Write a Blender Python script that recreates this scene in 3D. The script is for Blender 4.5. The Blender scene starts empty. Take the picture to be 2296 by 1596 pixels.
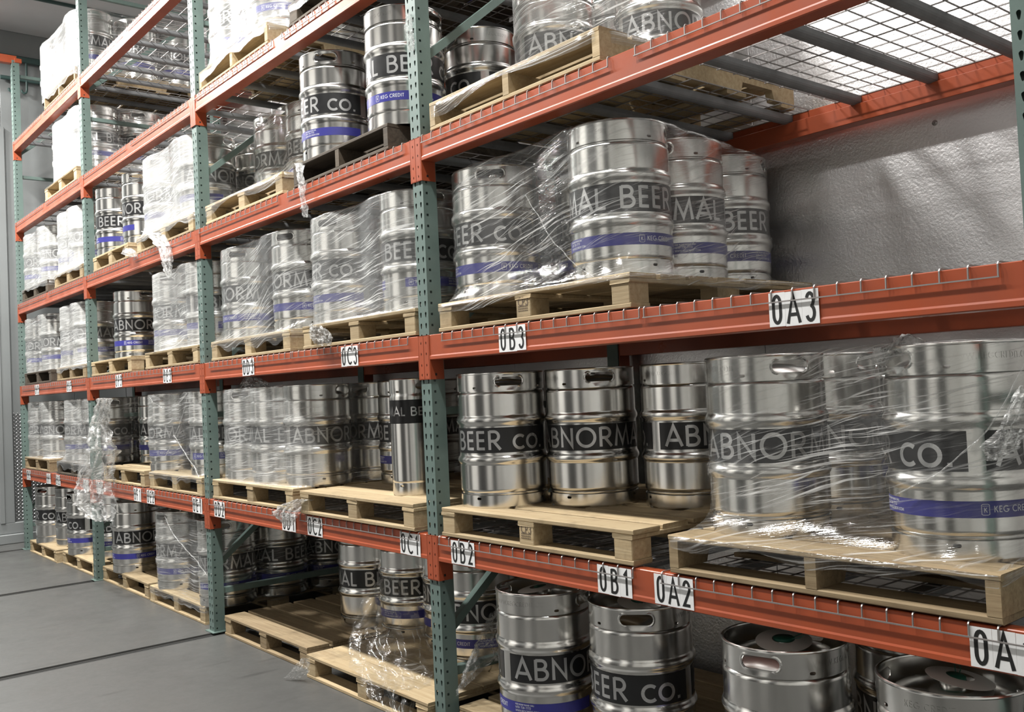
import bpy, bmesh, math, random
from mathutils import Vector, Matrix, noise
from mathutils.geometry import delaunay_2d_cdt
random.seed(7)
S = bpy.context.scene
COL = S.collection
PI = math.pi

# ------------------------------------------------------------------ camera
CAM = Vector((3.595, -2.448, 1.557))
FW = Vector((-0.7710, 0.6360, 0.0321)).normalized()
RT = Vector((0.6350, 0.7710, -0.0462)); RT = (RT - FW * RT.dot(FW)).normalized()
UP = RT.cross(FW)
cd = bpy.data.cameras.new('camera'); cam = bpy.data.objects.new('camera', cd); COL.objects.link(cam)
cd.sensor_width = 36.0; cd.lens = 36.0 * 2111.88 / 2296.0; cd.clip_start = 0.05; cd.clip_end = 60
M = Matrix((RT, UP, -FW)).transposed().to_4x4(); M.translation = CAM
cam.matrix_world = M
S.camera = cam

# ------------------------------------------------------------------ world, exposure
w = bpy.data.worlds.new('world'); S.world = w; w.use_nodes = True
w.node_tree.nodes['Background'].inputs[0].default_value = (0.8, 0.85, 0.9, 1)
w.node_tree.nodes['Background'].inputs[1].default_value = 0.005
S.view_settings.view_transform = 'Standard'; S.view_settings.look = 'None'
S.view_settings.gamma = 1.0; S.view_settings.use_curve_mapping = False
S.view_settings.exposure = 0.0
LAMPS = [(-7.7, 330), (-5.6, 310), (-3.3, 280), (-1.0, 230), (1.0, 180), (3.6, 40)]   # x, watts
LAMP_Y, LAMP_Z = -1.5, 5.80

# ------------------------------------------------------------------ helpers
def N(nt, t, **k):
    n = nt.nodes.new(t)
    for a, b in k.items():
        if a in n.inputs: n.inputs[a].default_value = b
        else: setattr(n, a, b)
    return n
def mat(name):
    m = bpy.data.materials.new(name); m.use_nodes = True
    nt = m.node_tree
    return m, nt, nt.nodes['Principled BSDF'], nt.links.new
def ramp(nt, stops):
    r = nt.nodes.new('ShaderNodeValToRGB'); e = r.color_ramp.elements
    e[0].position, e[0].color = stops[0][0], (*stops[0][1], 1)
    e[1].position, e[1].color = stops[-1][0], (*stops[-1][1], 1)
    for p, c in stops[1:-1]:
        x = e.new(p); x.color = (*c, 1)
    return r
def maprange(nt, a, b, c, d):
    n = nt.nodes.new('ShaderNodeMapRange')
    for i, v in zip((1, 2, 3, 4), (a, b, c, d)): n.inputs[i].default_value = v
    return n
def math_(nt, op, a=None, b=None):
    n = nt.nodes.new('ShaderNodeMath'); n.operation = op
    if a is not None: n.inputs[0].default_value = a
    if b is not None: n.inputs[1].default_value = b
    return n

def simple(name, col, rough=0.5, metal=0.0, spec=0.5, noise_s=0, amt=0.15, bump=0, bscale=60, col2=None):
    m, nt, p, L = mat(name)
    p.inputs['Base Color'].default_value = (*col, 1); p.inputs['Roughness'].default_value = rough
    p.inputs['Metallic'].default_value = metal; p.inputs['Specular IOR Level'].default_value = spec
    tc = N(nt, 'ShaderNodeTexCoord')
    if noise_s:
        n = N(nt, 'ShaderNodeTexNoise', Scale=noise_s, Detail=6.0, Roughness=0.6)
        L(tc.outputs['Object'], n.inputs['Vector'])
        c2 = col2 or tuple(c * (1 - amt * 2) for c in col)
        r = ramp(nt, [(0.35, col), (0.68, c2)])
        L(n.outputs['Fac'], r.inputs[0]); L(r.outputs[0], p.inputs['Base Color'])
        mr = maprange(nt, 0.3, 0.7, max(0.02, rough - 0.08), min(1, rough + 0.12))
        L(n.outputs['Fac'], mr.inputs[0]); L(mr.outputs[0], p.inputs['Roughness'])
    if bump:
        n2 = N(nt, 'ShaderNodeTexNoise', Scale=bscale, Detail=4.0)
        L(tc.outputs['Object'], n2.inputs['Vector'])
        b = N(nt, 'ShaderNodeBump', Strength=bump, Distance=0.002)
        L(n2.outputs['Fac'], b.inputs['Height']); L(b.outputs[0], p.inputs['Normal'])
    return m

def steel(name, base=(0.74, 0.73, 0.705), rough=0.195):
    m, nt, p, L = mat(name)
    p.inputs['Metallic'].default_value = 1.0
    tc = N(nt, 'ShaderNodeTexCoord'); oi = N(nt, 'ShaderNodeObjectInfo')
    mp = N(nt, 'ShaderNodeMapping'); mp.inputs['Scale'].default_value = (3, 3, 160)
    add = N(nt, 'ShaderNodeVectorMath', operation='ADD')
    L(tc.outputs['Object'], add.inputs[0]); L(oi.outputs['Random'], add.inputs[1]); L(add.outputs[0], mp.inputs[0])
    n = N(nt, 'ShaderNodeTexNoise', Scale=1.0, Detail=4.0); L(mp.outputs[0], n.inputs['Vector'])
    n2 = N(nt, 'ShaderNodeTexNoise', Scale=5.0, Detail=6.0, Roughness=0.65); L(add.outputs[0], n2.inputs['Vector'])
    r = ramp(nt, [(0.3, base), (0.75, tuple(c * 0.86 for c in base))]); L(n2.outputs['Fac'], r.inputs[0]); L(r.outputs[0], p.inputs['Base Color'])
    mx = math_(nt, 'MULTIPLY_ADD'); mx.inputs[1].default_value = 0.10; mx.inputs[2].default_value = rough - 0.05
    L(n2.outputs['Fac'], mx.inputs[0]); L(mx.outputs[0], p.inputs['Roughness'])
    p.inputs['Anisotropic'].default_value = 0.25
    tg = N(nt, 'ShaderNodeTangent', direction_type='RADIAL', axis='Z'); L(tg.outputs[0], p.inputs['Tangent'])
    return m

def wood(name, a, b, dirt=0.35):
    m, nt, p, L = mat(name)
    tc = N(nt, 'ShaderNodeTexCoord'); oi = N(nt, 'ShaderNodeObjectInfo')
    sc = N(nt, 'ShaderNodeVectorMath', operation='SCALE'); sc.inputs[3].default_value = 13.0
    cb = N(nt, 'ShaderNodeCombineXYZ'); L(oi.outputs['Random'], cb.inputs[0]); L(oi.outputs['Random'], cb.inputs[1]); L(oi.outputs['Random'], cb.inputs[2])
    L(cb.outputs[0], sc.inputs[0])
    add = N(nt, 'ShaderNodeVectorMath', operation='ADD'); L(tc.outputs['Object'], add.inputs[0]); L(sc.outputs[0], add.inputs[1])
    mp = N(nt, 'ShaderNodeMapping'); mp.inputs['Scale'].default_value = (2.0, 38, 38); L(add.outputs[0], mp.inputs[0])
    n = N(nt, 'ShaderNodeTexNoise', Scale=1.6, Detail=7.0, Roughness=0.62, Distortion=0.5); L(mp.outputs[0], n.inputs['Vector'])
    r = ramp(nt, [(0.32, a), (0.55, tuple((x + y) / 2 for x, y in zip(a, b))), (0.72, b)]); L(n.outputs['Fac'], r.inputs[0])
    n2 = N(nt, 'ShaderNodeTexNoise', Scale=5.0, Detail=5.0, Roughness=0.7); L(add.outputs[0], n2.inputs['Vector'])
    mr = maprange(nt, 0.52, 0.78, 0.0, dirt); L(n2.outputs['Fac'], mr.inputs[0])
    hv = maprange(nt, 0, 1, 0.78, 1.12); L(oi.outputs['Random'], hv.inputs[0])
    mx = N(nt, 'ShaderNodeMix', data_type='RGBA'); L(mr.outputs[0], mx.inputs[0]); L(r.outputs[0], mx.inputs[6]); mx.inputs[7].default_value = (0.10, 0.075, 0.045, 1)
    ml = N(nt, 'ShaderNodeVectorMath', operation='SCALE'); L(mx.outputs[2], ml.inputs[0]); L(hv.outputs[0], ml.inputs[3])
    L(ml.outputs[0], p.inputs['Base Color']); p.inputs['Roughness'].default_value = 0.75
    p.inputs['Specular IOR Level'].default_value = 0.25
    b_ = N(nt, 'ShaderNodeBump', Strength=0.4, Distance=0.003); L(n.outputs['Fac'], b_.inputs['Height']); L(b_.outputs[0], p.inputs['Normal'])
    return m

def film_mat(name, crumple=False):
    m, nt, p, L = mat(name)
    out = nt.nodes['Material Output']
    uv = N(nt, 'ShaderNodeUVMap'); oi = N(nt, 'ShaderNodeObjectInfo')
    at = N(nt, 'ShaderNodeAttribute', attribute_name='gap'); ad = N(nt, 'ShaderNodeAttribute', attribute_name='dens')
    sx = N(nt, 'ShaderNodeSeparateXYZ'); L(uv.outputs[0], sx.inputs[0])
    rnd = math_(nt, 'MULTIPLY', b=37.0); L(oi.outputs['Random'], rnd.inputs[0])
    # warp
    wn = N(nt, 'ShaderNodeTexNoise', Scale=2.2, Detail=2.0, noise_dimensions='4D'); L(uv.outputs[0], wn.inputs['Vector']); L(rnd.outputs[0], wn.inputs['W'])
    tn = N(nt, 'ShaderNodeAttribute', attribute_name='tilt')
    def streak(tilt, fu, fv, lo, hi, seed, warp=0.10, tm=0.0):
        tq = math_(nt, 'MULTIPLY_ADD', b=tm); L(tn.outputs['Fac'], tq.inputs[0]); tq.inputs[2].default_value = tilt
        t = math_(nt, 'MULTIPLY_ADD'); L(tq.outputs[0], t.inputs[1]); L(sx.outputs[0], t.inputs[0]); L(sx.outputs[1], t.inputs[2])
        wq = math_(nt, 'MULTIPLY_ADD', b=warp); L(wn.outputs['Fac'], wq.inputs[0]); L(t.outputs[0], wq.inputs[2])
        a = math_(nt, 'MULTIPLY', b=fv); L(wq.outputs[0], a.inputs[0])
        u = math_(nt, 'MULTIPLY', b=fu); L(sx.outputs[0], u.inputs[0])
        c = N(nt, 'ShaderNodeCombineXYZ'); L(u.outputs[0], c.inputs[0]); L(a.outputs[0], c.inputs[1]); c.inputs[2].default_value = seed
        n = N(nt, 'ShaderNodeTexNoise', Scale=1.0, Detail=3.0, Roughness=0.6, noise_dimensions='4D'); L(c.outputs[0], n.inputs['Vector']); L(rnd.outputs[0], n.inputs['W'])
        r = maprange(nt, lo, hi, 0, 1); L(n.outputs['Fac'], r.inputs[0])
        return n, r
    if crumple:
        n1, r1 = streak(0.4, 22, 30, 0.5, 0.72, 1.0, 0.5)
        n2, r2 = streak(-0.8, 40, 26, 0.55, 0.75, 5.0, 0.5)
    else:
        n1, r1 = streak(0.0, 3.2, 150, 0.555, 0.64, 1.0, 0.05, 1.0)
        n2, r2 = streak(-0.07, 2.4, 90, 0.585, 0.68, 5.0, 0.09, 1.5)
    mk = N(nt, 'ShaderNodeTexNoise', Scale=3.2, Detail=3.0, noise_dimensions='4D'); L(uv.outputs[0], mk.inputs['Vector']); L(rnd.outputs[0], mk.inputs['W'])
    mkr = maprange(nt, 0.40, 0.58, 0.22, 1.0); L(mk.outputs['Fac'], mkr.inputs[0])
    s = math_(nt, 'MAXIMUM'); L(r1.outputs[0], s.inputs[0]); L(r2.outputs[0], s.inputs[1])
    s2 = math_(nt, 'MULTIPLY'); L(s.outputs[0], s2.inputs[0]); L(mkr.outputs[0], s2.inputs[1])
    # more streaks where the film spans between kegs
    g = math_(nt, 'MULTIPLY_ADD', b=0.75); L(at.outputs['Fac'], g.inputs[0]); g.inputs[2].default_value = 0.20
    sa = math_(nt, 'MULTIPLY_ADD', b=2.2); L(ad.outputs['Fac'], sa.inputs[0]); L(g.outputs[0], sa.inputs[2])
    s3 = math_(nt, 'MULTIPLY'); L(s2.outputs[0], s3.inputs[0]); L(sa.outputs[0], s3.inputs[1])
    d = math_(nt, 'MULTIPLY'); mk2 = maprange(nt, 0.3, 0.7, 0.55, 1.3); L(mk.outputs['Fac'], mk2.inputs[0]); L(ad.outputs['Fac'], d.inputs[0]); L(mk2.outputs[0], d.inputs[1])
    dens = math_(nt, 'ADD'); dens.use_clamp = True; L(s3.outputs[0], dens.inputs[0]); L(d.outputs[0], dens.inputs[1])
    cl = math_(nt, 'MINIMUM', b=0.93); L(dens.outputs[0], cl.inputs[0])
    p.inputs['Base Color'].default_value = (0.80, 0.80, 0.79, 1); p.inputs['Roughness'].default_value = 0.30 if crumple else 0.16
    p.inputs['Specular IOR Level'].default_value = 0.4 if crumple else 0.9
    b = N(nt, 'ShaderNodeBump', Strength=0.9 if crumple else 0.7, Distance=0.006 if crumple else 0.0022)
    hs = math_(nt, 'ADD'); L(n1.outputs['Fac'], hs.inputs[0]); L(n2.outputs['Fac'], hs.inputs[1]); L(hs.outputs[0], b.inputs['Height'])
    L(b.outputs[0], p.inputs['Normal'])
    tr = N(nt, 'ShaderNodeBsdfTransparent'); tr.inputs[0].default_value = (0.97, 0.975, 0.97, 1)
    tl = N(nt, 'ShaderNodeBsdfTranslucent'); tl.inputs[0].default_value = (0.8, 0.8, 0.79, 1)
    mt = N(nt, 'ShaderNodeMixShader'); mt.inputs[0].default_value = 0.3; L(p.outputs[0], mt.inputs[1]); L(tl.outputs[0], mt.inputs[2])
    m1 = N(nt, 'ShaderNodeMixShader'); L(cl.outputs[0], m1.inputs[0]); L(tr.outputs[0], m1.inputs[1]); L(mt.outputs[0], m1.inputs[2])
    gl = N(nt, 'ShaderNodeBsdfGlossy'); gl.inputs['Roughness'].default_value = 0.10; L(b.outputs[0], gl.inputs['Normal'])
    fr = N(nt, 'ShaderNodeFresnel', IOR=1.5); L(b.outputs[0], fr.inputs['Normal'])
    fm = math_(nt, 'MINIMUM', b=0.06 if crumple else 0.15); L(fr.outputs[0], fm.inputs[0])
    m2 = N(nt, 'ShaderNodeMixShader'); L(fm.outputs[0], m2.inputs[0]); L(m1.outputs[0], m2.inputs[1]); L(gl.outputs[0], m2.inputs[2])
    L(m2.outputs[0], out.inputs[0])
    return m

MT = dict(
    steel=steel('keg_steel'), steel_in=steel('keg_steel_inner', (0.34, 0.33, 0.31), 0.4),
    black=simple('label_black', (0.012, 0.012, 0.013), 0.32, noise_s=8, amt=0.1),
    silver=simple('label_silver', (0.58, 0.58, 0.58), 0.30, metal=0.8, noise_s=6, amt=0.12),
    blue=simple('label_blue', (0.035, 0.035, 0.23), 0.38, noise_s=7, amt=0.12),
    white=simple('label_white', (0.55, 0.56, 0.62), 0.5),
    orange=simple('rack_orange_paint', (0.37, 0.074, 0.028), 0.33, noise_s=4, amt=0.10, bump=0.05, bscale=120),
    green=simple('rack_green_paint', (0.125, 0.178, 0.160), 0.42, noise_s=5, amt=0.12, bump=0.05, bscale=150),
    galv=simple('deck_wire_zinc', (0.30, 0.28, 0.27), 0.45, metal=0.6),
    chan=simple('deck_channel_grey', (0.20, 0.205, 0.21), 0.5, noise_s=6),
    card=simple('placard_white', (0.80, 0.80, 0.80), 0.45, noise_s=30, amt=0.04),
    ink=simple('placard_ink', (0.01, 0.01, 0.01), 0.5),
    stamp=simple('pallet_stamp_ink', (0.10, 0.07, 0.05), 0.8),
    pine=wood('pallet_pine', (0.45, 0.355, 0.22), (0.32, 0.23, 0.125), 0.6),
    pine_old=wood('pallet_pine_old', (0.34, 0.26, 0.155), (0.20, 0.14, 0.08), 0.65),
    dark=wood('pallet_dark', (0.10, 0.08, 0.06), (0.05, 0.04, 0.03), 0.5),
    plastic=simple('black_plastic', (0.02, 0.02, 0.02), 0.5),
    cap=simple('cap_green', (0.01, 0.09, 0.06), 0.4),
    collar=simple('paper_collar', (0.42, 0.41, 0.38), 0.6),
    rope=simple('film_rope', (0.62, 0.61, 0.60), 0.3),
    pipe=simple('dark_green_rail', (0.03, 0.06, 0.055), 0.5),
    film=film_mat('stretch_film'), crumple=film_mat('crumpled_film', True),
)

class MB:
    def __init__(s): s.v = []; s.f = []; s.m = []
    def add(s, vs, fs, mi=0):
        o = len(s.v); s.v += [tuple(v) for v in vs]
        s.f += [tuple(i + o for i in f) for f in fs]; s.m += [mi] * len(fs)
    def box(s, x0, x1, y0, y1, z0, z1, mi=0):
        s.add([(x0, y0, z0), (x1, y0, z0), (x1, y1, z0), (x0, y1, z0), (x0, y0, z1), (x1, y0, z1), (x1, y1, z1), (x0, y1, z1)],
              [(0, 3, 2, 1), (4, 5, 6, 7), (0, 1, 5, 4), (1, 2, 6, 5), (2, 3, 7, 6), (3, 0, 4, 7)], mi)
    def cbox(s, x0, x1, y0, y1, z0, z1, c=0.003, axis='x', jit=0.0, mi=0):
        # a bar with chamfered long edges; ends slightly out of square
        if axis == 'x': a0, a1, b0, b1, d0, d1 = x0, x1, y0, y1, z0, z1
        elif axis == 'y': a0, a1, b0, b1, d0, d1 = y0, y1, z0, z1, x0, x1
        else: a0, a1, b0, b1, d0, d1 = z0, z1, x0, x1, y0, y1
        pr = [(b0 + c, d0), (b1 - c, d0), (b1, d0 + c), (b1, d1 - c), (b1 - c, d1), (b0 + c, d1), (b0, d1 - c), (b0, d0 + c)]
        vs = []
        for a in (a0, a1):
            for b, d in pr:
                q = a + random.uniform(-jit, jit)
                vs.append((q, b, d) if axis == 'x' else (d, q, b) if axis == 'y' else (b, d, q))
        fs = [(i, (i + 1) % 8, 8 + (i + 1) % 8, 8 + i) for i in range(8)] + [tuple(range(7, -1, -1)), tuple(range(8, 16))]
        s.add(vs, fs, mi)
    def prism(s, prof, a0, a1, axis='x', mi=0):
        n = len(prof); vs = []
        for a in (a0, a1):
            for b, d in prof: vs.append((a, b, d) if axis == 'x' else (b, a, d) if axis == 'y' else (b, d, a))
        s.add(vs, [(i, (i + 1) % n, n + (i + 1) % n, n + i) for i in range(n)] + [tuple(range(n - 1, -1, -1)), tuple(range(n, 2 * n))], mi)
    def tube(s, pts, r, n=6, mi=0, caps=True):
        pts = [Vector(p) for p in pts]; k = len(pts); vs = []
        rr = r if isinstance(r, (list, tuple)) else [r] * k
        prev = None
        for i, p in enumerate(pts):
            t = (pts[min(i + 1, k - 1)] - pts[max(i - 1, 0)]).normalized()
            if prev is None:
                a = Vector((0, 0, 1)) if abs(t.z) < 0.9 else Vector((1, 0, 0))
                prev = t.cross(a).normalized()
            u = (prev - t * prev.dot(t)).normalized(); prev = u; v = t.cross(u)
            for j in range(n):
                an = 2 * PI * (j + 0.5) / n
                vs.append(p + (u * math.cos(an) + v * math.sin(an)) * rr[i])
        fs = [(i * n + j, i * n + (j + 1) % n, (i + 1) * n + (j + 1) % n, (i + 1) * n + j) for i in range(k - 1) for j in range(n)]
        if caps: fs += [tuple(range(n - 1, -1, -1)), tuple((k - 1) * n + j for j in range(n))]
        s.add(vs, fs, mi)
    def lathe(s, prof, n=64, mi=0, closed=False):
        vs = []; k = len(prof)
        for r, z in prof:
            for j in range(n):
                a = 2 * PI * j / n; vs.append((r * math.cos(a), r * math.sin(a), z))
        fs = [(i * n + j, i * n + (j + 1) % n, (i + 1) * n + (j + 1) % n, (i + 1) * n + j) for i in range(k - 1) for j in range(n)]
        s.add(vs, fs, mi)
    def mesh(s, name, mats, smooth=False):
        me = bpy.data.meshes.new(name); me.from_pydata(s.v, [], s.f)
        for m in (mats if isinstance(mats, (list, tuple)) else [mats]): me.materials.append(MT[m] if isinstance(m, str) else m)
        me.polygons.foreach_set('material_index', s.m)
        if smooth:
            me.polygons.foreach_set('use_smooth', [True] * len(s.f))
            try: me.set_sharp_from_angle(angle=math.radians(38))
            except Exception: pass
        me.validate(); me.update()
        return me

def obj(name, me, parent=None, loc=(0, 0, 0), rz=0.0, label=None, kind=None, cat=None, group=None):
    o = bpy.data.objects.new(name, me); COL.objects.link(o)
    o.location = loc
    if rz: o.rotation_euler = (0, 0, rz)
    if parent: o.parent = parent
    if label: o['label'] = label
    if kind: o['kind'] = kind
    if cat: o['category'] = cat
    if group: o['group'] = group
    return o
def thing(name, label, cat, loc=(0, 0, 0), rz=0.0, group=None):
    return obj(name, None, None, loc, rz, label, None, cat, group)

# ------------------------------------------------------------------ stroke lettering
def arc(cx, cy, rx, ry, a0, a1, n=12):
    return [(cx + rx * math.cos(math.radians(a0 + (a1 - a0) * i / n)), cy + ry * math.sin(math.radians(a0 + (a1 - a0) * i / n))) for i in range(n + 1)]
G = {
 'A': (.84, [[(.0, 0), (.42, 1.0), (.84, 0)], [(.15, .30), (.69, .30)]]),
 'B': (.68, [[(.08, 0), (.08, 1)], [(.08, .96)] + arc(.34, .745, .23, .215, 90, -90) + [(.08, .53)], [(.08, .53)] + arc(.36, .285, .28, .245, 90, -90) + [(.08, .04)]]),
 'C': (.82, [arc(.52, .5, .46, .46, 48, 312, 18)]),
 'D': (.78, [[(.08, 0), (.08, 1)], [(.08, .96)] + arc(.25, .5, .46, .46, 90, -90, 14) + [(.08, .04)]]),
 'E': (.52, [[(.08, 0), (.08, 1)], [(.08, .94), (.50, .94)], [(.08, .50), (.48, .50)], [(.08, .06), (.50, .06)]]),
 'F': (.50, [[(.08, 0), (.08, 1)], [(.08, .94), (.50, .94)], [(.08, .50), (.46, .50)]]),
 'G': (.92, [arc(.50, .5, .46, .46, 48, 350, 18) + [(.56, .44)]]),
 'H': (.72, [[(.08, 0), (.08, 1)], [(.64, 0), (.64, 1)], [(.08, .5), (.64, .5)]]),
 'I': (.16, [[(.08, 0), (.08, 1)]]),
 'K': (.62, [[(.08, 0), (.08, 1)], [(.56, .98), (.12, .46)], [(.24, .58), (.60, .0)]]),
 'L': (.50, [[(.08, 0), (.08, 1)], [(.08, .06), (.50, .06)]]),
 'M': (.96, [[(.04, 0), (.17, .96), (.48, .12), (.79, .96), (.92, 0)]]),
 'N': (.78, [[(.08, 0), (.08, .94), (.70, .06), (.70, 1)]]),
 'O': (1.0, [arc(.5, .5, .46, .46, 0, 360, 26)]),
 'P': (.56, [[(.08, 0), (.08, 1)], [(.08, .96)] + arc(.28, .71, .23, .25, 90, -90) + [(.08, .46)]]),
 'R': (.68, [[(.08, 0), (.08, 1)], [(.08, .96)] + arc(.33, .71, .25, .25, 90, -90) + [(.08, .46)], [(.30, .46), (.66, 0)]]),
 'T': (.56, [[(.28, 0), (.28, 1)], [(.0, .94), (.56, .94)]]),
 'W': (1.2, [[(.0, 1), (.28, .04), (.6, .9), (.92, .04), (1.2, 1)]]),
 'S': (.56, [arc(.29, .73, .21, .22, 30, 270, 10) + arc(.27, .27, .23, .23, 90, -150, 10)]),
 'U': (.7, [[(.08, 1), (.08, .35)] + arc(.35, .33, .27, .29, 180, 360, 10) + [(.62, 1)]]),
 '0': (.62, [arc(.31, .68, .25, .28, 0, 180, 10) + arc(.31, .32, .25, .28, 180, 360, 10) + [(.56, .68)]]),
 '1': (.34, [[(.0, .78), (.24, .95), (.24, 0)]]),
 '2': (.60, [arc(.30, .70, .25, .26, 175, -20, 12) + [(.05, .06), (.58, .06)]]),
 '3': (.60, [arc(.29, .72, .23, .23, 160, -80, 12), arc(.29, .29, .26, .25, 80, -160, 12)]),
 '5': (.58, [[(.52, .94), (.12, .94), (.09, .52)] + arc(.28, .32, .26, .27, 120, -150, 12)]),
 '6': (.6, [[(.42, .97), (.08, .42)], arc(.30, .30, .25, .26, 0, 360, 16)]),
 '7': (.56, [[(.02, .94), (.54, .94), (.20, 0)]]),
 '8': (.6, [arc(.3, .74, .2, .21, 0, 360, 14), arc(.3, .28, .25, .25, 0, 360, 14)]),
 '(': (.25, [arc(.45, .5, .4, .6, 130, 230, 8)]), ')': (.25, [arc(-.2, .5, .4, .6, 50, -50, 8)]),
 '-': (.4, [[(.05, .45), (.35, .45)]]),
 '.': (.16, [[(.08, -.01), (.08, .13)]]), ' ': (.30, []),
}
def ribbon(pts, wd, seg=0.007):
    # centreline -> list of quads (4 2-D points), mitred
    q = [pts[0]]
    for p in pts[1:]:
        if math.hypot(p[0] - q[-1][0], p[1] - q[-1][1]) > 1e-5: q.append(p)
    k = len(q)
    if k < 2: return []
    closed = math.hypot(q[0][0] - q[-1][0], q[0][1] - q[-1][1]) < 1e-4
    L_, R_ = [], []
    for i in range(k):
        def dr(a, b):
            dx, dy = b[0] - a[0], b[1] - a[1]; l = math.hypot(dx, dy); return (dx / l, dy / l)
        if i == 0: d0 = dr(q[-2], q[-1]) if closed else dr(q[0], q[1]); d1 = dr(q[0], q[1])
        elif i == k - 1: d0 = dr(q[-2], q[-1]); d1 = dr(q[0], q[1]) if closed else d0
        else: d0 = dr(q[i - 1], q[i]); d1 = dr(q[i], q[i + 1])
        n = (-(d0[1] + d1[1]), d0[0] + d1[0]); l = math.hypot(*n)
        if l < 1e-6: n = (-d1[1], d1[0]); l = 1
        n = (n[0] / l, n[1] / l); c = max(0.38, n[0] * -d1[1] + n[1] * d1[0])
        o = wd / 2 / c
        L_.append((q[i][0] + n[0] * o, q[i][1] + n[1] * o)); R_.append((q[i][0] - n[0] * o, q[i][1] - n[1] * o))
    out = []
    for i in range(k - 1):
        n = max(1, int(math.hypot(q[i + 1][0] - q[i][0], q[i + 1][1] - q[i][1]) / seg))
        for j in range(n):
            t0, t1 = j / n, (j + 1) / n
            lp = lambda a, b, t: (a[0] + (b[0] - a[0]) * t, a[1] + (b[1] - a[1]) * t)
            out.append([lp(R_[i], R_[i + 1], t0), lp(R_[i], R_[i + 1], t1), lp(L_[i], L_[i + 1], t1), lp(L_[i], L_[i + 1], t0)])
    return out
def text_quads(txt, h, stroke, sx=1.0, gap=0.14, small=None):
    x = 0; quads = []; centres = []
    for ci, ch in enumerate(txt):
        wch, strokes = G[ch]
        hh = h * (0.74 if small and ci >= small and ch != '.' else 1.0)
        for st in strokes:
            quads += [[(x + a[0], a[1]) for a in q] for q in ribbon([(px * hh * sx, py * hh) for px, py in st], stroke)]
        centres.append(x + wch * hh * sx / 2)
        x += (wch * hh + gap * h) * sx
    return quads, x - gap * h * sx, centres
def quads_to_cyl(mb, quads, r, z0, s0, mi=0):
    for q in quads:
        mb.add([(r * math.cos((s0 + a) / r), r * math.sin((s0 + a) / r), z0 + b) for a, b in q], [(0, 1, 2, 3)], mi)

# ------------------------------------------------------------------ holed sheets
def holed_sheet(w_, h_, holes, nu, nv):
    vs = []; es = []
    for j in range(nv + 1):
        for i in range(nu + 1): vs.append((w_ * i / nu, h_ * j / nv))
    def inside(pt, poly):
        c = False; n = len(poly)
        for i in range(n):
            a, b = poly[i], poly[i - 1]
            if (a[1] > pt[1]) != (b[1] > pt[1]) and pt[0] < (b[0] - a[0]) * (pt[1] - a[1]) / (b[1] - a[1]) + a[0]: c = not c
        return c
    vs = [v for v in vs if not any(inside(v, [((p[0] - sum(q[0] for q in h) / len(h)) * 1.15 + sum(q[0] for q in h) / len(h), (p[1] - sum(q[1] for q in h) / len(h)) * 1.15 + sum(q[1] for q in h) / len(h)) for p in h]) for h in holes)]
    for h in holes:
        o = len(vs); vs += h; es += [(o + i, o + (i + 1) % len(h)) for i in range(len(h))]
    r = delaunay_2d_cdt([Vector(v) for v in vs], es, [], 0, 1e-6)
    pv = [(v.x, v.y) for v in r[0]]
    tris = []
    for f in r[2]:
        c = (sum(pv[i][0] for i in f) / len(f), sum(pv[i][1] for i in f) / len(f))
        if not any(inside(c, h) for h in holes): tris.append(tuple(f))
    return pv, tris
def oblong(cx, cy, a, b, n=8):
    # stadium: half length a, half height b
    return [(cx + a - b + b * math.cos(t), cy + b * math.sin(t)) for t in [(-PI / 2) + PI * i / n for i in range(n + 1)]] + \
           [(cx - a + b + b * math.cos(t), cy + b * math.sin(t)) for t in [PI / 2 + PI * i / n for i in range(n + 1)]]

# ================================================================== ROOM
XP = [2.665, 0.0, -2.678, -5.361, -8.013]         # upright centres
Z1, ZS = 0.894, 0.9144
LZ = [0.0] + [Z1 + ZS * i for i in range(5)]      # beam tops
DEPTH = 1.30
WALLY = 1.36; CEIL = 6.08; XE = -8.72; XR = 5.6; YF = -4.6

def wall_metal(name, base, rough, bump, scale, metal=0.6):
    m, nt, p, L = mat(name)
    tc = N(nt, 'ShaderNodeTexCoord')
    n = N(nt, 'ShaderNodeTexNoise', Scale=scale, Detail=3.0, Roughness=0.55); L(tc.outputs['Object'], n.inputs['Vector'])
    n2 = N(nt, 'ShaderNodeTexNoise', Scale=0.9, Detail=5.0); L(tc.outputs['Object'], n2.inputs['Vector'])
    r = ramp(nt, [(0.3, base), (0.75, tuple(c * 0.78 for c in base))]); L(n2.outputs['Fac'], r.inputs[0]); L(r.outputs[0], p.inputs['Base Color'])
    p.inputs['Metallic'].default_value = metal; p.inputs['Roughness'].default_value = rough
    b = N(nt, 'ShaderNodeBump', Strength=bump, Distance=0.004); L(n.outputs['Fac'], b.inputs['Height']); L(b.outputs[0], p.inputs['Normal'])
    return m
MT['stucco'] = wall_metal('embossed_wall_metal', (0.90, 0.88, 0.885), 0.37, 0.40, 90, 1.0)
MT['panel'] = wall_metal('reflect_panel_dark', (0.04, 0.042, 0.042), 0.45, 0.15, 60, 0.3)  # for the unseen front wall, darkened to deepen what the steel reflects
MT['doorsteel'] = wall_metal('brushed_door_steel', (0.30, 0.315, 0.315), 0.42, 0.1, 40, 0.5)
MT['panel_light'] = wall_metal('reflect_panel_light', (0.70, 0.70, 0.68), 0.5, 0.1, 60, 0.1)  # for unseen walls, pale so the kegs pick up bright bands
MT['tread'] = simple('tread_plate', (0.16, 0.165, 0.165), 0.42, metal=0.7)
MT['stud'] = simple('tread_stud', (0.42, 0.42, 0.42), 0.3, metal=0.8)
MT['ceil'] = simple('ceiling_panel', (0.50, 0.51, 0.51), 0.6, noise_s=1.2, amt=0.05)

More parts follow.
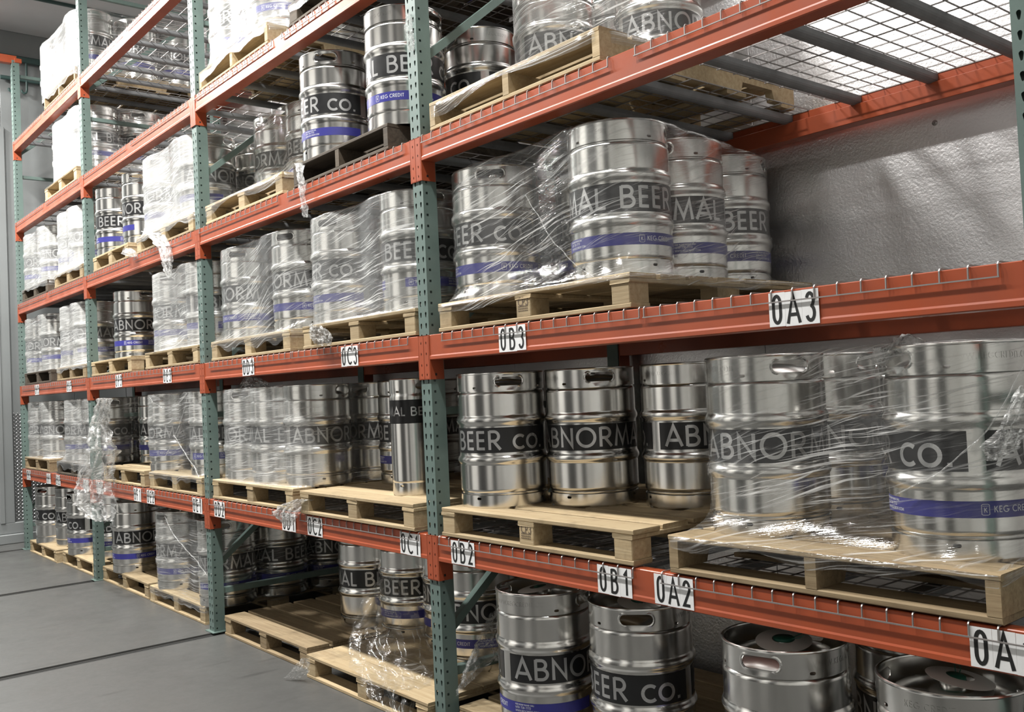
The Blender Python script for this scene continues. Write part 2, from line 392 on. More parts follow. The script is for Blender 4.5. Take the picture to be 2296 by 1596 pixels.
def floor_mat():
    m, nt, p, L = mat('grey_floor_panel')
    tc = N(nt, 'ShaderNodeTexCoord')
    n = N(nt, 'ShaderNodeTexNoise', Scale=2.2, Detail=8.0, Roughness=0.68); L(tc.outputs['Object'], n.inputs['Vector'])
    r = ramp(nt, [(0.32, (0.090, 0.090, 0.086)), (0.5, (0.074, 0.074, 0.071)), (0.72, (0.048, 0.048, 0.045))]); L(n.outputs['Fac'], r.inputs[0])
    mp = N(nt, 'ShaderNodeMapping'); mp.inputs['Scale'].default_value = (14, 1.2, 1); mp.inputs['Rotation'].default_value = (0, 0, 0.12); L(tc.outputs['Object'], mp.inputs[0])
    n2 = N(nt, 'ShaderNodeTexNoise', Scale=1.3, Detail=4.0); L(mp.outputs[0], n2.inputs['Vector'])
    mr = maprange(nt, 0.64, 0.72, 0, 0.45); L(n2.outputs['Fac'], mr.inputs[0])
    mx = N(nt, 'ShaderNodeMix', data_type='RGBA'); L(mr.outputs[0], mx.inputs[0]); L(r.outputs[0], mx.inputs[6]); mx.inputs[7].default_value = (0.03, 0.03, 0.028, 1)
    L(mx.outputs[2], p.inputs['Base Color'])
    q = maprange(nt, 0.3, 0.7, 0.30, 0.50); L(n.outputs['Fac'], q.inputs[0]); L(q.outputs[0], p.inputs['Roughness'])
    b = N(nt, 'ShaderNodeBump', Strength=0.12, Distance=0.003); L(n.outputs['Fac'], b.inputs['Height']); L(b.outputs[0], p.inputs['Normal'])
    return m
MT['floor'] = floor_mat()
MT['groove'] = simple('floor_joint_rubber', (0.012, 0.012, 0.011), 0.8)

fl = obj('floor', None, kind='structure')
mb = MB(); mb.box(XE, XR, YF, WALLY, -0.12, -0.012); obj('joint_bed', mb.mesh('joint_bed', 'groove'), fl)
gx = [XE, -8.04, -5.34, -2.60, 0.10, 2.80, XR]
for i in range(6):
    a = gx[i] + (0.05 if i else 0); b = gx[i + 1] - 0.05
    for (y0, y1) in ((YF, WALLY),):
        mb = MB(); mb.cbox(a, b, y0, y1, -0.03, 0.0, 0.004, 'x')
        obj('floor_panel', mb.mesh('floor_panel', 'floor'), fl)
    if i:
        mb = MB()
        for dx in (-0.033, 0.0, 0.033): mb.box(gx[i] + dx - 0.010, gx[i] + dx + 0.010, YF, WALLY, -0.03, -0.010)
        obj('joint_strip', mb.mesh('joint_strip', 'groove'), fl)

wb = obj('wall_back', None, kind='structure')
xs = [XE, -7.66, -6.6, -5.5, -4.3, -3.2, -2.1, -1.0, 0.885, 2.95, XR]
for i in range(len(xs) - 1):
    mb = MB(); mb.cbox(xs[i] + 0.0015, xs[i + 1] - 0.0015, WALLY, WALLY + 0.1, 0, CEIL, 0.002, 'z'); obj('wall_panel', mb.mesh('wall_panel', 'stucco'), wb)
mb = MB()
for (x, z) in ((1.769, 2.555), (2.30, 3.45), (0.2, 4.4), (-1.5, 3.4)):
    for (r0, y) in ((0.012, 0.006),):
        vs = [(x + r0 * math.cos(2 * PI * k / 10), WALLY - 0.001, z + r0 * math.sin(2 * PI * k / 10)) for k in range(10)] + [(x + r0 * .5 * math.cos(2 * PI * k / 10), WALLY - y, z + r0 * .5 * math.sin(2 * PI * k / 10)) for k in range(10)]
        mb.add(vs, [(k, (k + 1) % 10, 10 + (k + 1) % 10, 10 + k) for k in range(10)] + [tuple(range(10, 20))])
obj('wall_bolt', mb.mesh('wall_bolt', 'galv'), wb)

we = obj('wall_left', None, kind='structure')
ys = [YF, -3.2, -2.0, -0.9, 0.02, 0.75, WALLY]
for i in range(len(ys) - 1):
    mb = MB(); mb.cbox(XE - 0.1, XE, ys[i] + 0.002, ys[i + 1] - 0.002, 0, CEIL, 0.002, 'z'); obj('wall_panel', mb.mesh('wall_panel_left', 'doorsteel'), we)
# tread plate with raised studs
mb = MB(); mb.box(XE + 0.001, XE + 0.006, YF, WALLY, 0.24, 1.50); obj('tread_plate', mb.mesh('tread_plate', 'tread'), we)
mb = MB()
k = 0
y = -0.75
while y < 1.2:
    z = 0.27
    while z < 1.49:
        for (dy, dz, sgn) in ((0, 0, 1), (0.021, 0.021, -1)):
            c = Vector((XE + 0.006, y + dy, z + dz)); a = Vector((0, 0.011, 0.011 * sgn)); b = Vector((0, 0.003, -0.003 * sgn))
            mb.add([c - a, c - b, c + a, c + b, c + Vector((0.003, 0, 0))], [(0, 1, 4), (1, 2, 4), (2, 3, 4), (3, 0, 4)])
        z += 0.042
    y += 0.042
obj('tread_studs', mb.mesh('tread_studs', 'stud'), we, kind='stuff')
mb = MB(); mb.cbox(XE, XE + 0.10, YF, WALLY, 0.0, 0.11, 0.008, 'y'); mb.cbox(XE, XE + 0.05, YF, WALLY, 0.11, 0.24, 0.008, 'y')
obj('baseboard_left', mb.mesh('baseboard_left', 'doorsteel'), kind='structure')
mb = MB(); mb.cbox(XE, XE + 0.05, -0.19, 0.045, 0.24, 4.9, 0.006, 'z'); mb.cbox(XE + 0.05, XE + 0.065, -0.11, -0.06, 0.24, 4.9, 0.004, 'z')
obj('trim_1', mb.mesh('trim_1', 'doorsteel'), kind='structure')

wf = obj('wall_front', None, kind='structure')
xs = [XE + 1.2 * i for i in range(12)] + [XR]
for i in range(len(xs) - 1):
    mb = MB(); mb.cbox(xs[i] + 0.002, xs[i + 1] - 0.002, YF - 0.1, YF, 0, CEIL, 0.002, 'z'); obj('wall_panel', mb.mesh('wall_panel_front', 'panel_light' if i in (1, 4, 5, 8, 10, 11) else 'panel'), wf)  # wall out of view; pale and dark panels invented to band keg reflections
wr = obj('wall_right', None, kind='structure')
ys = [YF + 1.21 * i for i in range(6)]
for i in range(5):
    mb = MB(); mb.cbox(XR, XR + 0.1, ys[i] + 0.002, ys[i + 1] - 0.002, 0, CEIL, 0.002, 'z'); obj('wall_panel', mb.mesh('wall_panel_right', 'panel_light'), wr)  # wall out of view, kept pale to brighten the kegs
ce = obj('ceiling', None, kind='structure')
xs = [XE + 1.19 * i for i in range(13)]
for i in range(12):
    mb = MB(); mb.cbox(xs[i] + 0.004, xs[i + 1] - 0.004, YF, WALLY, CEIL, CEIL + 0.1, 0.003, 'y'); obj('ceiling_panel', mb.mesh('ceiling_panel', 'ceil'), ce)
mb = MB()
for x in (-7.53, -5.15, -2.77): mb.cbox(x - 0.02, x + 0.02, YF, WALLY, CEIL - 0.03, CEIL, 0.003, 'y')
obj('trim_2', mb.mesh('trim_2', 'pipe'), kind='structure')

# lamps over the aisle
for i, (x, watts) in enumerate(LAMPS):
    t = thing('ceiling_light', 'rectangular LED high bay over the aisle, number %d from the far end wall' % (i + 1), 'lamp', (x, LAMP_Y, LAMP_Z), group='ceiling lights over the aisle')
    t['label'] = ['LED high bay nearest the far end wall', 'second LED high bay from the far end wall', 'third LED high bay from the far end wall', 'LED high bay before the green upright between 0C and 0B', 'LED high bay before columns A and B', 'LED high bay nearest the camera'][i]
    mb = MB(); mb.cbox(-0.55, 0.55, -0.18, 0.18, 0.03, 0.10, 0.015, 'x'); obj('housing', mb.mesh('housing', 'chan'), t)
    mb = MB()
    for s in (-1, 1): mb.tube([(s * 0.45, 0, 0.10), (s * 0.45, 0, CEIL - LAMP_Z)], 0.004)
    obj('hanger', mb.mesh('hanger', 'galv'), t)
    ld = bpy.data.lights.new('lamp_light', 'AREA'); ld.shape = 'RECTANGLE'; ld.size = 0.55; ld.size_y = 0.22; ld.energy = watts
    ld.color = (1.0, 0.985, 0.95)
    lo = bpy.data.objects.new('lamp_light', ld); COL.objects.link(lo); lo.parent = t; lo.location = (0, 0, 0.0)

# rail with hooks on the end wall, cross-aisle tie on the last upright
t = thing('door_rail', 'dark green steel rail with hooks high on the far end wall', 'rail', (XE, 0, 5.6))
mb = MB(); mb.cbox(0.04, 0.10, YF + .3, 1.3, 0.10, 0.17, 0.01, 'y'); obj('upper_rail', mb.mesh('upper_rail', 'pipe'), t)
mb = MB(); mb.cbox(0.04, 0.08, 0.02, 1.3, -0.13, -0.085, 0.008, 'y'); obj('lower_rail', mb.mesh('lower_rail', 'pipe'), t)
for yy in (0.16, 0.30):
    mb = MB(); mb.tube([(0.07, yy, 0.12), (0.07, yy, -0.22)] + [(0.07, yy - 0.03 + 0.03 * math.cos(a), -0.22 - 0.05 * math.sin(a)) for a in (0.4, 0.9, 1.6, 2.3, 2.9)], 0.013, 8); obj('hook', mb.mesh('hook', 'pipe'), t)
t = thing('aisle_tie', 'orange tie beam crossing the aisle from the top of the farthest upright', 'beam', (XP[4], 0, 5.48))
mb = MB(); mb.cbox(-0.035, 0.035, YF, 0.05, -0.03, 0.06, 0.004, 'y'); obj('bar', mb.mesh('tie_bar', 'orange'), t)
mb = MB(); mb.cbox(-0.05, 0.05, 0.03, 0.10, -0.02, 0.03, 0.004, 'y'); obj('end_plate', mb.mesh('tie_plate', 'orange'), t)

# ================================================================== RACK
PW = 0.080
def tear(cx, cy):
    pts = []
    for i in range(9):
        a = math.radians(-20 + 220 * i / 8); pts.append((cx + 0.0062 * math.cos(a), cy + 0.005 + 0.0062 * math.sin(a)))
    pts += [(cx - 0.0033, cy - 0.010), (cx - 0.0015, cy - 0.0135), (cx + 0.0015, cy - 0.0135), (cx + 0.0033, cy - 0.010)]
    return pts
fv, ff = holed_sheet(PW, 0.0508, [tear(PW * .25, .0254), tear(PW * .74, .0254)], 2, 1)
sv, sf = holed_sheet(0.0762, 0.0508, [[(.015, .020), (.026, .020), (.026, .031), (.015, .031)]], 2, 1)
def post_mesh(height, name):
    mb = MB(); n = int(height / 0.0508)
    for k in range(n):
        z = k * 0.0508
        mb.add([(x - PW / 2, 0, y + z) for x, y in fv], ff)
        mb.add([(PW / 2, x, y + z) for x, y in sv], sf)
        mb.add([(-PW / 2, x, y + z) for x, y in sv], [f[::-1] for f in sf])
    H = n * 0.0508
    mb.add([(-PW / 2, .0762, 0), (PW / 2, .0762, 0), (PW / 2, .0762, H), (-PW / 2, .0762, H), (-PW / 2, 0, H), (PW / 2, 0, H)], [(0, 1, 2, 3), (3, 2, 5, 4)])
    # inner web and rounded front edges
    mb.box(-PW / 2 + .002, PW / 2 - .002, .030, .033, 0, H)
    return mb.mesh(name, 'green')
POSTM = {5.49: post_mesh(5.49, 'post_short'), 6.0: post_mesh(6.0, 'post_tall')}
mb = MB(); mb.cbox(-.07, .07, -.02, .10, 0, .006, .001, 'x'); PLATE = mb.mesh('base_plate', 'green')
UPN = ['green perforated upright frame at the right edge beyond column A', 'green perforated upright frame nearest the camera, between 0C and 0B', 'green perforated upright frame between columns E and D',
       'green perforated upright frame between columns G and F', 'farthest green perforated upright frame by the end wall']
for i, x in enumerate(XP):
    h = 5.49 if i == 4 else 6.0
    t = thing('upright_frame', UPN[i], 'rack frame', (x, 0, 0), group='green upright frames')
    obj('post', POSTM[h], t); o = obj('post', POSTM[h], t, (0, DEPTH, 0)); o.rotation_euler = (0, 0, PI)
    obj('base_plate', PLATE, t); o = obj('base_plate', PLATE, t, (0, DEPTH, 0)); o.rotation_euler = (0, 0, PI)
    mb = MB(); mb.cbox(-.02, .02, .07, DEPTH - .07, .245, .285, .003, 'y'); obj('horizontal_brace', mb.mesh('hbrace', 'green'), t)
    for z in (1.44, 2.80, 4.15, 5.3):
        mb = MB(); mb.cbox(-.018, .018, .07, DEPTH - .07, z, z + .036, .003, 'y'); obj('horizontal_brace', mb.mesh('hbrace', 'green'), t)
    for z in (.44, 1.75, 3.10, 4.42):
        mb = MB(); a = Vector((0, .05, z)); b = Vector((0, DEPTH - .05, z + .98)); mb.tube([a, b], .026, 4); obj('diagonal_brace', mb.mesh('dbrace', 'green'), t)

# beams ------------------------------------------------------------
BH = 0.1143
flv, flf = holed_sheet(0.0385, 0.2032, [
    [(c + a * .0034, z + b * .007) for a, b in ((0, 1), (1, .3), (.6, -.6), (0, -1), (-.6, -.6), (-1, .3))] for c in (.020,) for z in (.022, .066, .118, .168)], 1, 4)
def bracket(sgn):
    # sgn +1: bracket at the left end of a beam (beam runs to +x from post); front flange covers the +x half of the post front
    mb = MB()
    px = lambda x: (x - 0.040) * sgn if False else x
    X0 = -0.0395
    vs = [((X0 + x) * 1.0, -0.007, y - 0.2032) for x, y in flv]
    mb.add(vs if sgn > 0 else [(-a, b, c) for a, b, c in vs], flf)
    for (x0, x1, y0, y1) in ((X0, 0.0045, -0.007, -0.0025), (0.001, 0.0055, -0.007, 0.070)):
        q = (x0, x1) if sgn > 0 else (-x1, -x0)
        if x0 == X0:
            # thin rim round the flange, front left open for the slots
            mb.box(q[0], q[1], y0, y1, -0.004, 0.0); mb.box(q[0], q[1], y0, y1, -0.2032, -0.1992)
            mb.box(*( (X0, X0 + .002) if sgn > 0 else (-X0 - .002, -X0)), y0, y1, -0.2032, 0.0)
        else: mb.box(q[0], q[1], y0, y1, -0.2032, 0.0)
    # locking pin hole
    q = 0.0056 * sgn
    mb.add([(q, .020, -.186), (q, .031, -.186), (q, .031, -.175), (q, .020, -.175)], [(0, 1, 2, 3)], 1)
    return mb.mesh('beam_bracket', ['orange', 'ink'])
BR = {1: bracket(1), -1: bracket(-1)}
CARD = {}
def card_mesh(): 
    mb = MB(); mb.box(-.0285, .0285, -.0006, 0, -.0515, .0515); return mb.mesh('card', 'card')
CARDM = card_mesh()
def char_mesh(ch):
    if ch not in CARD:
        q, wd, _ = text_quads(ch, .088, .0105, .56)
        mb = MB()
        for c in q: mb.add([(a - wd / 2, -.0010, b - .044) for a, b in c], [(0, 1, 2, 3)])
        CARD[ch] = mb.mesh('character_' + ch, 'ink')
    return CARD[ch]
PLAC = {  # (bay, level): [(text, left x)]
 (0, 2): [('0B3', .556), ('0A3', 1.881)], (0, 1): [('0B2', .149), ('0B1', 1.073), ('0A2', 1.352), ('0A1', 2.433)],
 (1, 2): [('0D3', -2.012), ('0C3', -.764)], (1, 1): [('0D2', -2.545), ('0D1', -1.535), ('0C2', -1.218), ('0C1', -.268)],
 (2, 2): [('0F3', -4.57), ('0E3', -3.43)], (2, 1): [('0F2', -5.20), ('0F1', -4.19), ('0E2', -3.88), ('0E1', -2.93)],
 (3, 2): [('0H3', -7.32), ('0G3', -6.08)], (3, 1): [('0H2', -7.80), ('0H1', -6.95), ('0G2', -6.58), ('0G1', -5.62)]}
BAYN = ['nearest bay, columns B and A', 'second bay, columns D and C', 'third bay, columns F and E', 'farthest bay, columns H and G']
LVN = ['', 'lowest', 'second lowest', 'third level', 'fourth level', 'fifth level']
for bay in range(4):
    x0 = XP[bay + 1] + PW / 2; x1 = XP[bay] - PW / 2; ln = x1 - x0
    mb = MB()
    prof = [(-.001, -BH), (-.0060, -BH + .003), (-.0060, -.098), (-.0035, -.092), (-.0035, -.0025), (-.001, 0), (.042, 0), (.044, -.002), (.044, -.038), (.066, -.038), (.068, -.040), (.068, -BH + .002), (.066, -BH)]
    mb.prism(prof, .0, ln, 'x'); BM = mb.mesh('pallet_beam_bar', 'orange')
    for lv in range(1, 6):
        if bay == 0 and lv > 4: continue
        for back in (0, 1):
            lab = '%s %s orange beam, %s' % ('rear' if back else 'front', LVN[lv], BAYN[bay])
            t = thing('pallet_beam', lab, 'beam', (x0 if not back else x1, 0 if not back else DEPTH, LZ[lv]), PI if back else 0, group='orange pallet beams')
            obj('bar', BM, t)
            obj('bracket', BR[1], t); obj('bracket', BR[-1], t, (ln, 0, 0))
            if not back and (bay, lv) in PLAC:
                for txt, px in PLAC[(bay, lv)]:
                    for ci, ch in enumerate(txt):
                        tilt = random.uniform(-.012, .012)
                        c = obj('character_card', CARDM, t, (px + .0285 + ci * .0575 - x0, -.0072, -.0575 + random.uniform(-.0015, .0015)), label='white card with black %s of placard %s' % (ch, txt))
                        c.rotation_euler = (0, tilt, 0)
                        obj('character', char_mesh(ch), c)

# wire decks -------------------------------------------------------
def deck_mesh():
    mb = MB(); nw = 17; p = .0745; r = .0027; W_ = p * (nw - 1)
    for i in range(nw):
        x = i * p
        mb.tube([(x, -.0105, -.036), (x, -.0095, -.002), (x, -.005, .0035), (x, .004, .0045), (x, DEPTH - .004, .0045), (x, DEPTH + .006, .003), (x, DEPTH + .010, -.036)], r, 4)
    for j in range(13):
        y = .045 + j * (DEPTH - .09) / 12
        mb.tube([(-.004, y, -.0006), (W_ + .004, y, -.0006)], r, 4)
    mb.tube([(-.004, -.0135, -.034), (W_ + .004, -.0135, -.034)], r, 4); mb.tube([(-.004, DEPTH + .013, -.034), (W_ + .004, DEPTH + .013, -.034)], r, 4)
    return mb.mesh('deck_wire_grid', 'galv'), W_
DM, DW = deck_mesh()
def chan_mesh():
    mb = MB(); pr = []
    for i in range(9):
        a = PI + PI * i / 8; pr.append((.024 * math.cos(a), -.022 + .020 * math.sin(a) * 1.0))
    pr += [(.024, -.004), (-.024, -.004)]
    mb.prism([(a, b) for a, b in pr], .046, DEPTH - .046, 'y'); return mb.mesh('channel', 'chan')
CHM = chan_mesh()
for bay in range(4):
    x0 = XP[bay + 1]
    for lv in range(1, 6):
        if bay == 0 and lv > 3: continue
        for k in (0, 1):
            dx = (.063 if k == 0 else 1.39) if lv != 2 else (.155 if k == 0 else 1.37)
            if bay: dx -= .01
            t = thing('wire_deck', 'wire mesh shelf deck, %s half of %s shelf, %s' % ('left' if k == 0 else 'right', LVN[lv], BAYN[bay]), 'wire deck', (x0 + dx, 0, LZ[lv]), group='wire shelf decks')
            obj('wire_grid', DM, t)
            for c in range(4): obj('support_channel', CHM, t, (.10 + c * .33, 0, 0))

# ================================================================== KEGS
KH = .594
NT = 72
def keg_meshes():
    D = {}
    body = [(.150, .030), (.186, .045), (.1905, .052), (.1905, .066), (.195, .071), (.1975, .080), (.1975, .0835), (.1975, .1865), (.1975, .190), (.2015, .196), (.2055, .205), (.2055, .214), (.2015, .224), (.1975, .229), (.1965, .236), (.1965, .240),
            (.1965, .354), (.1965, .358), (.1980, .364), (.2025, .370), (.2055, .378), (.2055, .388), (.2010, .398), (.1975, .404), (.1975, .4075), (.1975, .4925), (.1975, .496), (.195, .503), (.1905, .508), (.1905, .516), (.180, .524), (.150, .545), (.095, .560), (.04, .566), (.0001, .567)]
    mb = MB(); mb.lathe(body, NT); D['shell'] = mb.mesh('keg_shell', 'steel', True)
    C_ = 2 * PI * .197
    # top chime: sheet 0.512..0.586 with two hand holes and drain slots
    def chime(z0, z1, holes, name, top):
        pv, tr = holed_sheet(C_, z1 - z0, [[(a, b - z0) for a, b in h] for h in holes], NT, 2)
        mb = MB()
        for (r, flip) in ((.1970, False), (.1935, True)):
            mb.add([(r * math.cos(x / .197), r * math.sin(x / .197), y + z0) for x, y in pv], [t[::-1] if flip else t for t in tr])
        for h in holes:
            n = len(h)
            vs = [(r * math.cos(a / .197), r * math.sin(a / .197), b) for r in (.1970, .1935) for a, b in h]
            mb.add(vs, [(i, n + i, n + (i + 1) % n, (i + 1) % n) for i in range(n)])
            if top and h[0][0] and max(p[0] for p in h) - min(p[0] for p in h) > .08:
                cx = sum(p[0] for p in h) / n; cz = sum(p[1] for p in h) / n
                ring = [(cx + (a - cx) * 1.07, cz + (b - cz) * 1.18) for a, b in h]
                pts = [(.1985 * math.cos(a / .197), .1985 * math.sin(a / .197), b) for a, b in ring]
                for i in range(n):
                    j = (i + 1) % n
                    o = [h[i], h[j], ring[j], ring[i]]
                    mb.add([(.1970 * math.cos(o[0][0] / .197), .1970 * math.sin(o[0][0] / .197), o[0][1]), (.1970 * math.cos(o[1][0] / .197), .1970 * math.sin(o[1][0] / .197), o[1][1]), pts[j], pts[i]], [(0, 1, 2, 3)])
                    o2 = [(cx + (q[0] - cx) * 1.14, cz + (q[1] - cz) * 1.38) for q in (h[i], h[j])]
                    mb.add([pts[i], pts[j], (.1972 * math.cos(o2[1][0] / .197), .1972 * math.sin(o2[1][0] / .197), o2[1][1]), (.1972 * math.cos(o2[0][0] / .197), .1972 * math.sin(o2[0][0] / .197), o2[0][1])], [(0, 1, 2, 3)])
        if top: mb.lathe([(.1970, z1), (.1988, z1 + .003), (.1980, z1 + .007), (.1940, z1 + .009), (.1895, z1 + .007), (.1885, z1 + .003), (.1935, z1)], NT)
        else: mb.lathe([(.1935, z0), (.1900, z0 - .005), (.1915, z0 - .008), (.1955, z0 - .008), (.1970, z0)], NT)
        mb.lathe([(.1905, z0 if top else z1), (.1970, (z0 + .002) if top else (z1 - .002))], NT)
        return mb.mesh(name, 'steel', True)
    hs = [oblong(s, .5525, .062, .0195) for s in (.375, .375 + C_ / 2)]
    dr = [oblong(s, .527, .010, .005, 4) for s in (.215, .535, .215 + C_ / 2, .535 + C_ / 2)]
    D['top_chime'] = chime(.514, .585, hs + dr, 'keg_top_chime', True)
    D['bottom_chime'] = chime(.008, .056, [oblong(s, .043, .011, .0055, 4) for s in (.215, .535, .215 + C_ / 2, .535 + C_ / 2)], 'keg_bottom_chime', False)
    mb = MB()
    for tt, sc_ in (('KEG CREDIT', .675), ('WWW.KEGCREDIT.COM', .675 + C_ / 2)):
        tq, tw, _ = text_quads(tt, .017, .0022, .95, gap=.25); quads_to_cyl(mb, tq, .1977, .545, sc_ - tw / 2)
    D['embossed'] = mb.mesh('embossed_lettering', 'steel')
    # brand label
    L0, L1 = 0.0, 1.195
    q, wd, cen = text_quads('ABNORMAL BEER CO.', .082, .0125, 1.0, gap=.185, small=14)
    sc = (1.13) / wd
    q, wd, cen = text_quads('ABNORMAL BEER CO.', .082, .0125, sc, gap=.185, small=14)
    D['cen'] = [c + .030 for c in cen]
    mb = MB(); n = 60; r = .1974
    mb.add([(r * math.cos((L0 + (L1 - L0) * i / n) / r), r * math.sin((L0 + (L1 - L0) * i / n) / r), z) for z in (.242, .352) for i in range(n + 1)], [(i, i + 1, n + 2 + i, n + 1 + i) for i in range(n)])
    D['brand_label'] = mb.mesh('brand_label', 'black', True)
    mb = MB(); quads_to_cyl(mb, q, .1979, .256, .030); D['brand_letters'] = mb.mesh('brand_lettering', 'silver', True)
    mb = MB(); n = 60; r = .1982; L1 = 1.10
    mb.add([(r * math.cos((L1 * i / n) / r), r * math.sin((L1 * i / n) / r), z) for z in (.118, .163) for i in range(n + 1)], [(i, i + 1, n + 2 + i, n + 1 + i) for i in range(n)])
    D['deposit_label'] = mb.mesh('deposit_label', 'blue', True)
    mb = MB(); s = .02
    for rep in range(2):
        icon = ribbon([(0, .004), (0, .029), (.004, .031), (.016, .031), (.020, .029), (.020, .004), (.016, .002), (.004, .002), (0, .004)], .0016) + ribbon([(.002, .026), (.018, .026)], .0012)
        kq, _, _ = text_quads('K', .013, .002); icon += [[(a + .006, b + .009) for a, b in c] for c in kq]
        quads_to_cyl(mb, icon, .1986, .124, s)
        tq, tw, _ = text_quads('KEG CREDIT', .017, .0026, .95, gap=.2); quads_to_cyl(mb, tq, .1986, .133, s + .032)
        for (tt, zz, hh) in (('FOR PICKUP PLEASE CALL', .152, .006), ('(615) 738-7772', .139, .009), ('WWW.KEGCREDIT.COM', .126, .008)):
            try: tq, _, _ = text_quads(tt, hh, .0013, .85, gap=.2)
            except KeyError: continue
            quads_to_cyl(mb, tq, .1986, zz, s + .032 + tw + .05)
        s += .53
    D['deposit_letters'] = mb.mesh('deposit_lettering', 'white', True)
    mb = MB(); mb.lathe([(.036, .562), (.036, .578), (.030, .580), (.030, .584), (.018, .584), (.018, .574), (.0001, .574)], 24); D['valve'] = mb.mesh('keg_valve', 'steel', True)
    mb = MB(); mb.lathe([(.0001, .5885), (.030, .5885), (.034, .586), (.034, .579), (.031, .577)], 24)
    mb.tube([(.03, 0, .586), (.055, .01, .592), (.065, .02, .60), (.055, .03, .605), (.03, .01, .590)], .0015, 5); D['cap'] = mb.mesh('keg_cap', 'cap', True)
    mb = MB(); mb.lathe([(.036, .5790), (.060, .5780), (.088, .5730), (.088, .5725), (.060, .5775), (.036, .5785)], 32); D['collar'] = mb.mesh('keg_collar', 'collar', True)
    # slim keg
    R = .118
    b2 = [(.09, .02), (.112, .035), (.1145, .060), (.1165, .066), (R, .074), (R, .078), (R, .496), (R, .500), (.1165, .508), (.1145, .514), (.1145, .520), (.105, .53), (.07, .548), (.0001, .556)]
    mb = MB(); mb.lathe(b2, 56); D['slim_shell'] = mb.mesh('slim_shell', 'steel', True)
    C2 = 2 * PI * .117
    def ch2(z0, z1, holes, top):
        pv, tr = holed_sheet(C2, z1 - z0, [[(a, b - z0) for a, b in h] for h in holes], 56, 2); mb = MB()
        for (r, fl_) in ((.117, 0), (.114, 1)): mb.add([(r * math.cos(x / .117), r * math.sin(x / .117), y + z0) for x, y in pv], [t[::-1] if fl_ else t for t in tr])
        if top: mb.lathe([(.117, z1), (.119, z1 + .003), (.117, z1 + .008), (.112, z1 + .007), (.114, z1)], 56)
        else: mb.lathe([(.114, z0), (.113, z0 - .006), (.116, z0 - .006), (.117, z0)], 56)
        mb.lathe([(.1145, z0 if top else z1), (.117, (z0 + .002) if top else (z1 - .002))], 56)
        return mb.mesh('slim_chime', 'steel', True)
    D['slim_top'] = ch2(.520, .586, [oblong(.10, .553, .045, .017), oblong(.10 + C2 / 2, .553, .045, .017), oblong(.325, .527, .011, .005, 4), oblong(.325 + C2 / 2, .527, .011, .005, 4)], True)
    D['slim_bottom'] = ch2(.006, .064, [oblong(.33, .050, .011, .005, 4), oblong(.33 + C2 / 2, .05, .011, .005, 4)], False)
    mb = MB(); r = .1187; n = 40
    mb.add([(r * math.cos(.69 * i / n / r), r * math.sin(.69 * i / n / r), z) for z in (.365, .485) for i in range(n + 1)], [(i, i + 1, n + 2 + i, n + 1 + i) for i in range(n)])
    D['slim_label'] = mb.mesh('slim_label', 'black', True)
    q, wd, cn = text_quads('ABNORMAL BEER CO.', .044, .0068, 1.0, gap=.185, small=14); q, wd, cn = text_quads('ABNORMAL BEER CO.', .044, .0068, .62 / wd, gap=.185, small=14)
    mb = MB(); quads_to_cyl(mb, q, .1192, .404, .03); D['slim_letters'] = mb.mesh('slim_lettering', 'silver', True); D['slim_cen'] = [c + .03 for c in cn]
    return D
K = keg_meshes()
def sidx(cen, s):
    i = max(0, min(int(math.floor(s)), len(cen) - 2)); f = s - i; j = i + 1
    return cen[i] + (cen[j] - cen[i]) * f
def keg(x, y, z, s, label, blue=True, collar=False, slim=False, group=None, brand=True, gapside=None):
    phi = math.atan2(CAM.y - y, CAM.x - x)
    r = .117 if slim else .197
    sc = sidx(K['slim_cen' if slim else 'cen'], s)
    rz = phi - sc / r
    t = thing('beer_keg', label, 'keg', (x, y, z), rz, group)
    if slim:
        t.name = 'slim_keg'
        obj('shell', K['slim_shell'], t); obj('top_chime', K['slim_top'], t); obj('bottom_chime', K['slim_bottom'], t)
        b = obj('brand_label', K['slim_label'], t); obj('lettering', K['slim_letters'], b, kind='stuff'); return t
    obj('shell', K['shell'], t); tch = obj('top_chime', K['top_chime'], t); obj('embossed_lettering', K['embossed'], tch, kind='stuff'); obj('bottom_chime', K['bottom_chime'], t); obj('valve', K['valve'], t)
    if brand:
        b = obj('brand_label', K['brand_label'], t); obj('lettering', K['brand_letters'], b, kind='stuff')
    if blue:
        # the blue strip is turned a little differently on every keg
        a = random.uniform(0, 2 * PI) if gapside is None else gapside + sc / .197
        d = obj('deposit_label', K['deposit_label'], t, (0, 0, 0), a, label='blue deposit label strip'); obj('lettering', K['deposit_letters'], d, kind='stuff')
    if collar:
        obj('cap', K['cap'], t, label='green plastic valve cap'); pc = obj('paper_collar', K['collar'], t, (-.045, .060, .016), label='whitish paper collar round the valve'); pc.rotation_euler = (.13, .10, 0)
    return t

